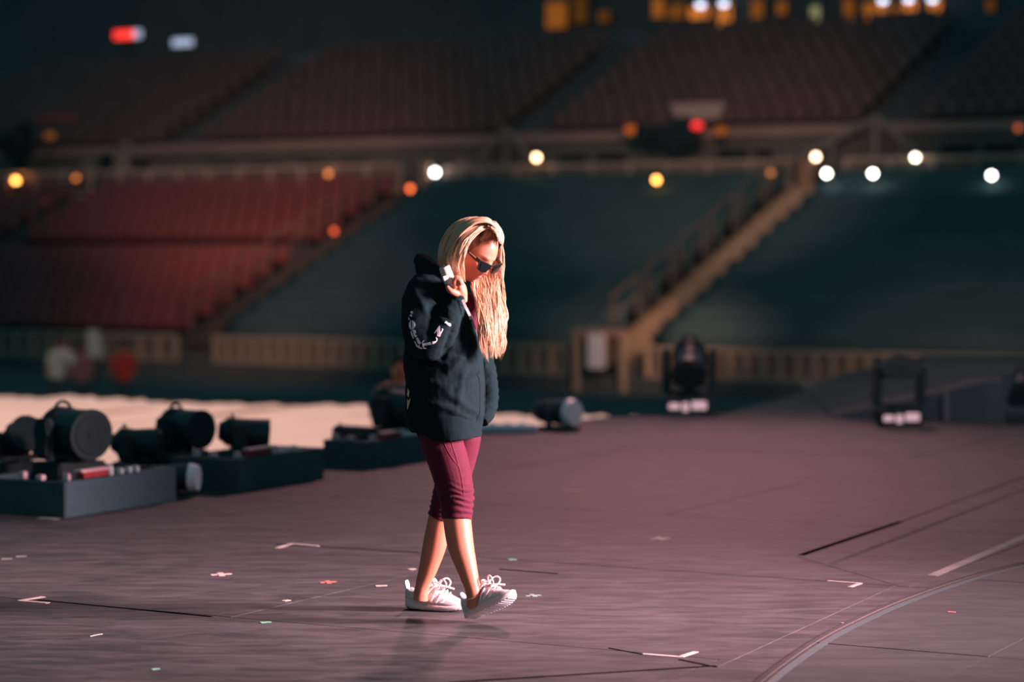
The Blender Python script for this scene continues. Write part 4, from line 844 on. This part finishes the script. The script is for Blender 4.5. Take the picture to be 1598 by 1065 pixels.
def bundle(h, guides, n, r=(.0012, .003), wave=1.2, wl=2.0, npts=18, snap=None, dark=0, depth=.01, endvar=.1, colf=None, clump=0., root=0.):
    Gs = [catmull([tuple(W(*p)) for p in g_], npts) for g_ in guides]; m = len(Gs)-1
    nc = max(4, n//22); cl = [random.random() for _ in range(nc)]; cph = {z: (random.random()*6.28, random.random()*6.28, random.uniform(.4, 1)) for z in cl}
    for _ in range(n):
        u = random.random()
        c_ = min(cl, key=lambda z: abs(z-u))
        if clump: uc = u+(c_-u)*clump
        else: uc = u
        ph = cph[c_][0]+random.gauss(0, .45); ph2 = cph[c_][1]+random.gauss(0, .45); am = wave*cph[c_][2]*random.uniform(.75, 1.1)/385; dz = random.uniform(0, depth); end = 1-(random.random()*.35+.65*abs(cph[c_][2]-.7)/.3)*endvar; q0 = random.random()*root
        P = []
        for k in range(npts):
            q = (q0+k/(npts-1)*(end-q0))*(npts-1); k0 = min(int(q), npts-2); fr = q-k0; kk = (k/(npts-1))**.7; uu = (u*(1-kk)+uc*kk)*m; i = min(int(uu), m-1); ff = uu-i
            A = Gs[i][k0]*(1-fr)+Gs[i][k0+1]*fr; B = Gs[i+1][k0]*(1-fr)+Gs[i+1][k0+1]*fr; p = A*(1-ff)+B*ff
            t = k/(npts-1); sw = am*min(1, t*3)
            p = p+np.array((math.sin(ph+t*wl*6.28)*sw, math.cos(ph2+t*wl*6.28)*sw*.7-dz, math.sin(ph2+t*wl*5)*sw*.4))
            if snap:
                hit, nn, ii, dd = capbv.ray_cast(Vector((p[0], p[1]-1, p[2])), Vector((0, 1, 0)), 1.4)
                if root:
                    h2 = facebv.ray_cast(Vector((p[0], p[1]-1, p[2])), Vector((0, 1, 0)), 1.4)[0]; f2 = min(1, k/(npts-1)*2.2)
                    if h2 is not None and hit is not None: p[1] = (h2.y-.0005)*(1-f2)+(hit.y-.003-dz*.8)*f2
                    elif h2 is not None: p[1] = h2.y-.001
                elif hit is not None and p[1] > hit.y-.003: p[1] = hit.y-(.003+dz*.8)*(1 if not root else .15+.85*k/(npts-1))
            P.append(p)
        cb = blonde() if colf is None else colf()
        h.strand(P, random.uniform(*r), cb, np.array((.17, .085, .05)) if random.random() < dark else None, k0=.22)
H = Hair()
back_g = [[(765, 343, .05), (738, 339, .05), (708, 350, .03), (690, 378, .01), (686, 408, .0), (694, 436, 0)],
          [(762, 344, 0), (732, 344, -.03), (707, 364, -.06), (693, 392, -.07), (690, 416, -.075), (697, 440, -.07)],
          [(766, 347, -.05), (742, 350, -.08), (718, 368, -.11), (703, 395, -.12), (702, 420, -.12), (709, 442, -.10)],
          [(769, 351, -.07), (750, 355, -.1), (730, 370, -.13), (716, 392, -.135), (714, 418, -.13), (718, 440, -.11)],
          [(768, 356, -.09), (748, 362, -.11), (732, 378, -.13), (724, 398, -.135), (722, 420, -.125), (725, 442, -.1)]]
bundle(H, back_g, 1500, wave=3.4, wl=1.4, snap=True, depth=.024, dark=.0, clump=.45, r=(.0008, .0017))
bundle(H, back_g[:3], 160, wave=3.0, wl=1.2, snap=False, depth=.02, r=(.0006, .001), endvar=.3)
# swept roll on top of the parting
bundle(H, [[(774, 352, -.05), (760, 340, -.05), (738, 341, -.05), (718, 352, -.06), (704, 370, -.06)], [(776, 358, -.09), (762, 348, -.1), (742, 350, -.11), (722, 364, -.12), (708, 384, -.12)]], 260, wave=1., wl=1, snap=True, depth=.03, r=(.0012, .0024), clump=.3)
# hairline going up and back
bundle(H, [[(731, 392, -.13), (733, 380, -.13), (740, 366, -.12), (752, 354, -.1)], [(740, 386, -.15), (744, 374, -.14), (752, 362, -.12), (760, 352, -.1)], [(752, 379, -.15), (756, 368, -.15), (762, 358, -.12), (767, 350, -.09)]], 420, wave=.9, wl=1.4, snap=True, depth=.012, dark=.95, r=(.0007, .0014), endvar=.0, root=.28, clump=.4)
bundle(H, [[(752, 379, -.15), (755, 367, -.15), (760, 356, -.12), (764, 346, -.09)], [(766, 376, -.15), (768, 364, -.13), (770, 354, -.1), (768, 346, -.07)], [(778, 378, -.12), (779, 366, -.1), (777, 354, -.08), (770, 345, -.06)], [(785, 386, -.04), (786, 371, -.04), (782, 357, -.03), (773, 345, -.03)]], 600, wave=.9, wl=1.4, snap=True, depth=.016, dark=.35, r=(.0007, .0014), endvar=.0, root=.2, clump=.4)
bundle(H, [[(730, 394, -.13), (731, 382, -.13), (735, 368, -.13), (745, 354, -.11)], [(737, 389, -.15), (740, 377, -.14), (746, 364, -.13), (754, 354, -.1)], [(747, 384, -.15), (750, 372, -.14), (756, 362, -.12), (761, 352, -.1)]], 110, wave=1.3, wl=2.4, snap=True, root=.1, depth=.016, r=(.0012, .002), endvar=.0, colf=lambda: np.array((.16, .085, .05))*random.uniform(.6, 1.8), clump=.7)
# long lock over the far shoulder and chest
for nloc, rr, wv in ((1500, (.0007, .0015), 3.4), (170, (.0004, .0008), 6.5)):
    bundle(H, [[(733, 430, .06), (739, 456, .0), (747, 500, -.12), (752, 540, -.135), (761, 572, -.13)], [(746, 424, .10), (752, 458, .0), (757, 505, -.13), (760, 540, -.135), (764, 566, -.13)],
           [(760, 412, .13), (764, 450, .02), (768, 500, -.11), (771, 540, -.12), (772, 560, -.12)], [(774, 396, .13), (775, 440, .05), (779, 492, -.08), (781, 535, -.10), (779, 565, -.10)], [(783, 382, .12), (782, 420, .09), (778, 452, .03), (791, 492, -.06), (784, 515, -.07), (790, 538, -.08), (781, 572, -.08)]],
           nloc, r=rr, wave=wv, wl=1.6, npts=28, depth=.028, endvar=.46, clump=.95)
bundle(H, [[(783, 375, .08), (786, 400, .08), (784, 430, .06), (786, 460, .02), (791, 490, -.02), (790, 520, -.04)], [(784, 380, .03), (787, 410, .03), (785, 450, .02), (790, 492, -.02), (789, 540, -.05), (785, 575, -.05)]], 26, r=(.0006, .001), wave=2.5, depth=.02, endvar=.3, npts=22)
H.build('hair')
# ---- sunglasses
frm = mat('black_acetate', (.006, .012, .014), .3, spec=.35); lm_ = mat('black_lens_glass', (.004, .008, .009), .18, spec=.35)
def gl(p): r_ = p[1]; return HM @ Vector((.106-.9*abs(r_)**1.0*.12-2.0*r_*r_, r_, p[2]-.004))
sg = bmesh.new()
def lenspoly(s, k): return [(0, s*x, y) for x, y in ((.010/k, .012*k), (.030, .0165*k), (.066*k if k > 1 else .062, .019*k), (.0665*k if k > 1 else .062, .008), (.058*k if k > 1 else .054, -.019*k), (.040, -.026*k), (.022, -.024*k), (.0115/k, -.008))]
for s in (-1, 1):
    P = [gl(p) for p in lenspoly(s, 1.06)]
    prism(sg, P, HF*.005)
cyl(sg, gl((0, -.013, .008)), gl((0, .013, .008)), .0042, n=10)
so = wpart('sunglasses', sg, frm, smooth=False)
for s in (-1, 1):
    bm = bmesh.new(); P = [gl((0, p[1]*.985+s*.0006, p[2]*.92))+HF*.0055 for p in lenspoly(s, .97)]; prism(bm, P, HF*.001); c = link('lens', bm, lm_); c.parent = so
    bm = bmesh.new(); a = gl((0, s*.066, .012)); b1 = HM @ Vector((.055, s*.079, .009)); b2 = HM @ Vector((-.005, s*.083, .008)); b3 = HM @ Vector((-.03, s*.081, -.012))
    loft(bm, [(*a, .0045, .0085), (*b1, .0035, .0070), (*b2, .0028, .0050), (*b3, .002, .003)], 14, 10, px=False, ref=HU); c = link('temple', bm, frm); c.parent = so
bm = bmesh.new(); b1 = HM @ Vector((.075, .0815, .015)); b2 = HM @ Vector((.035, .0845, .0135)); cyl(bm, b1, b2, .0014, n=8); c = link('temple_trim', bm, mat('gold_trim', (.8, .55, .35), .3, .8)); c.parent = so
# ---- sneakers
def sneaker(heel, yaw, pitch, roll, heelm=None):
    """local: x forward from heel, y to wearer's left... z up; sole, upper, tongue, heel tab, stripes, laces"""
    M = Matrix.Translation(heel) @ Matrix.Rotation(yaw, 4, 'Z') @ Matrix.Rotation(-pitch, 4, 'Y') @ Matrix.Rotation(roll, 4, 'X')
    def hw(x):   # half width along the foot
        t = x/.268; return .047*math.sqrt(max(0, 1-(abs(t-.5)*2)**4.2))*(.80+.25*math.sin(math.pi*min(1, max(0, (t-.08)/.95))**1.0)) + .001
    xs = [.268*(.5-.5*math.cos(math.pi*i/30)) for i in range(31)]
    spring = lambda x: .014*max(0, (x-.19)/.078)**1.8+.007*max(0, (.03-x)/.03)
    prof_top = catmull([(.0, .058, 0), (.02, .064, 0), (.05, .058, 0), (.08, .062, 0), (.11, .083, 0), (.135, .106, 0), (.155, .096, 0), (.185, .074, 0), (.215, .056, 0), (.245, .043, 0), (.266, .028, 0)], 60)
    def topz(x):
        return float(np.interp(x, [p[0] for p in prof_top], [p[1] for p in prof_top]))
    bm = bmesh.new(); rings = []
    for x in xs:
        h0 = spring(x); w_ = hw(x); th = .030-.008*min(1, x/.2)
        rings.append([bm.verts.new(M @ Vector((x, c_*w_*k_, z))) for c_, k_, z in ((-1, .86, h0), (-1, 1.0, h0+.006), (-1, 1.03, h0+th*.6), (-1, .95, h0+th), (1, .95, h0+th), (1, 1.03, h0+th*.6), (1, 1.0, h0+.006), (1, .86, h0))])
    for k in range(30):
        for i in range(8): bm.faces.new((rings[k][i], rings[k][(i+1) % 8], rings[k+1][(i+1) % 8], rings[k+1][i]))
    bm.faces.new(rings[0]); bm.faces.new(rings[-1][::-1])
    up = bmesh.new(); seg = 20; rg = []
    for x in [.004+.260*(.5-.5*math.cos(math.pi*i/40)) for i in range(41)]:
        w_ = hw(x)*.97; zb = spring(x)+.018; zt = max(topz(x), zb+.008); row = []
        for i in range(seg):
            a = math.pi*i/(seg-1); cx = math.cos(a); sz = math.sin(a); nar = 1-.45*min(1, max(0, (zt-zb-.03)/.05))*sz**1.5
            row.append(up.verts.new(M @ Vector((x, cx*w_*nar, zb+(zt-zb)*sz**.75))))
        rg.append(row)
    for k in range(40):
        for i in range(seg-1): up.faces.new((rg[k][i], rg[k][i+1], rg[k+1][i+1], rg[k+1][i]))
        up.faces.new((rg[k][seg-1], rg[k][0], rg[k+1][0], rg[k+1][seg-1]))
    up.faces.new(rg[0]); up.faces.new(rg[-1][::-1])
    root_ = wpart('sneaker', up, mat('white_knit', (.78, .71, .74), .8, var=.05, scale=150, bump=.5, bscale=500))
    def sub(name, b_, m, smooth=True): c = link(name, b_, m, smooth=smooth); c.parent = root_; return c
    sub('sole', bm, mat('white_foam_sole', (.86, .70, .66), .6, var=.05, scale=200, bump=.3))
    # outsole ribs
    bm = bmesh.new()
    for i in range(12):
        x = .085+i*.0145; w_ = hw(x)*.8; box(bm, (x, 0, spring(x)-.0008), (.0085, w_*2, .003), M)
    sub('outsole_ribs', bm, mat('outsole_rubber', (.55, .55, .62), .7), False)
    bm = bmesh.new(); box(bm, (.040, 0, .0045), (.046, .058, .010), M, .003); sub('heel_rubber', bm, heelm or mat('dark_rubber', (.03, .05, .05), .6), False)
    def Q(x, y, z): return tuple(M @ Vector((x, y, z)))
    wt = mat('white_lace', (.86, .80, .82), .7, var=.03)
    bm = bmesh.new(); loft(bm, [(*Q(.150, 0, .072), .018, .012), (*Q(.138, 0, .098), .022, .011), (*Q(.128, 0, .116), .020, .009), (*Q(.124, 0, .126), .013, .007)], 14, 16, px=False, ref=M.to_3x3() @ Vector((1, 0, 0))); sub('tongue', bm, wt)
    bm = bmesh.new(); loft(bm, [(*Q(.014, 0, .030), .026, .010), (*Q(.012, 0, .062), .024, .009), (*Q(.008, 0, .086), .019, .008), (*Q(.004, 0, .104), .019, .009), (*Q(.002, 0, .114), .011, .007)], 16, 16, px=False, ref=M.to_3x3() @ Vector((1, 0, 0))); sub('heel_tab', bm, mat('white_heel_tab', (.86, .74, .76), .6))
    for s in (-1, 1):     # collar wall
        bm = bmesh.new(); loft(bm, [(*Q(.012, s*.022, .062), .006, .022), (*Q(.040, s*.034, .058), .006, .016), (*Q(.075, s*.035, .062), .006, .018), (*Q(.105, s*.029, .080), .006, .020), (*Q(.128, s*.018, .104), .006, .018)], 14, 12, px=False, ref=Vector(M.to_3x3() @ Vector((0, 0, 1)))); sub('collar', bm, mat('white_knit', (1, 1, 1)))
        for i in range(3):
            bm = bmesh.new(); x0 = .146+i*.022; loft(bm, [(*Q(x0, s*hw(x0)*.60, topz(x0)*.80), .0022, .0045), (*Q(x0-.008, s*(hw(x0)*.93), topz(x0)*.55), .0022, .0045), (*Q(x0-.018, s*(hw(x0-.018)*1.0), .034), .0022, .0045)], 12, 8, px=False, ref=Vector(M.to_3x3() @ Vector((1, 0, 0)))); sub('side_band', bm, wt)
    bm = bmesh.new()
    for i in range(5):
        x = .140+i*.014; z = topz(x)+.002; y = .021-.0015*i
        loft(bm, [(*Q(x, -y, z-.006), .0022, .0035), (*Q(x+.004, 0, z+.003), .0022, .0035), (*Q(x, y, z-.006), .0022, .0035)], 8, 8, px=False)
    sub('laces', bm, wt)
    for s in (-1, 1):
        bm = bmesh.new(); P = [(.150, 0, .102), (.160, s*.012, .122), (.178, s*.024, .126), (.190, s*.026, .110), (.182, s*.014, .092), (.156, 0, .098)]
        loft(bm, [(*Q(*p), .0034, .0042) for p in P], 24, 8, px=False); sub('lace_loop', bm, wt)
        bm = bmesh.new(); P = [(.148, 0, .104), (.135, s*.026, .096), (.116, s*.043, .070), (.112, s*.050, .040)] if s < 0 else [(.150, 0, .10), (.18, .016, .092), (.205, .03, .082)]
        loft(bm, [(*Q(*p), .0036, .0042) for p in P], 14, 8, px=False); sub('lace_end', bm, wt)
    return root_
hf_ = G(634, 951); hf_ = W(633, 950, Y=10.02); sneaker(Vector((hf_.x, hf_.y, .004)), R(-19), R(0), R(0))
hn = W(728, 974, Y=9.66); sneaker(Vector((hn.x, hn.y, .006)), R(-36), R(24), R(-12), mat('outsole_rubber', (.5, .5, .5)))
# anklet on the near ankle
bm = bmesh.new(); A = W(738, 932, -.162)
P = [A+Vector((math.cos(t)*.037, math.sin(t)*.037, .012*math.cos(t))) for t in [2*math.pi*k/24 for k in range(25)]]
for k in range(24): cyl(bm, P[k], P[k+1], .0012, n=6)
wpart('anklet', bm, mat('thin_gold_chain', (.9, .6, .45), .3, .6))
# ---- white bottle held in the hand
e = empty('white_bottle', W(702, 441, -.19)); tag(e, 'small white plastic bottle with a dark slot held in the woman\'s raised fist', 'bottle')
ax = (W(695.5, 416.5, -.195)-W(704, 440, -.19)); Lb = ax.length; q = ax.to_track_quat('Z', 'Y'); e.rotation_mode = 'QUATERNION'; e.rotation_quaternion = q
bm = bmesh.new(); cyl(bm, (0, 0, -.004), (0, 0, Lb*.34), .0215, .0235, 28); link('body', bm, white, e, True).data
bm = bmesh.new(); cyl(bm, (0, 0, Lb*.38), (0, 0, Lb*1.02), .0235, .0225, 28); cyl(bm, (0, 0, Lb*1.02), (0, 0, Lb*1.05), .0225, .019, 28); link('cap', bm, mat('cream_white_cap', (.72, .62, .58), .5), e)
bm = bmesh.new(); cyl(bm, (0, 0, Lb*.33), (0, 0, Lb*.39), .019, n=24); link('neck', bm, mat('dark_slot', (.05, .04, .045), .6), e)
link('slot', BX((-.012, -.018, Lb*.37), (.022, .014, .010), bev=.001), mat('dark_slot', (.05, .04, .045), .6), e)
link('clip', BX((.014, -.014, Lb*.36), (.022, .022, .020), bev=.003), mat('bright_white_clip', (.95, .93, .93), .4), e)
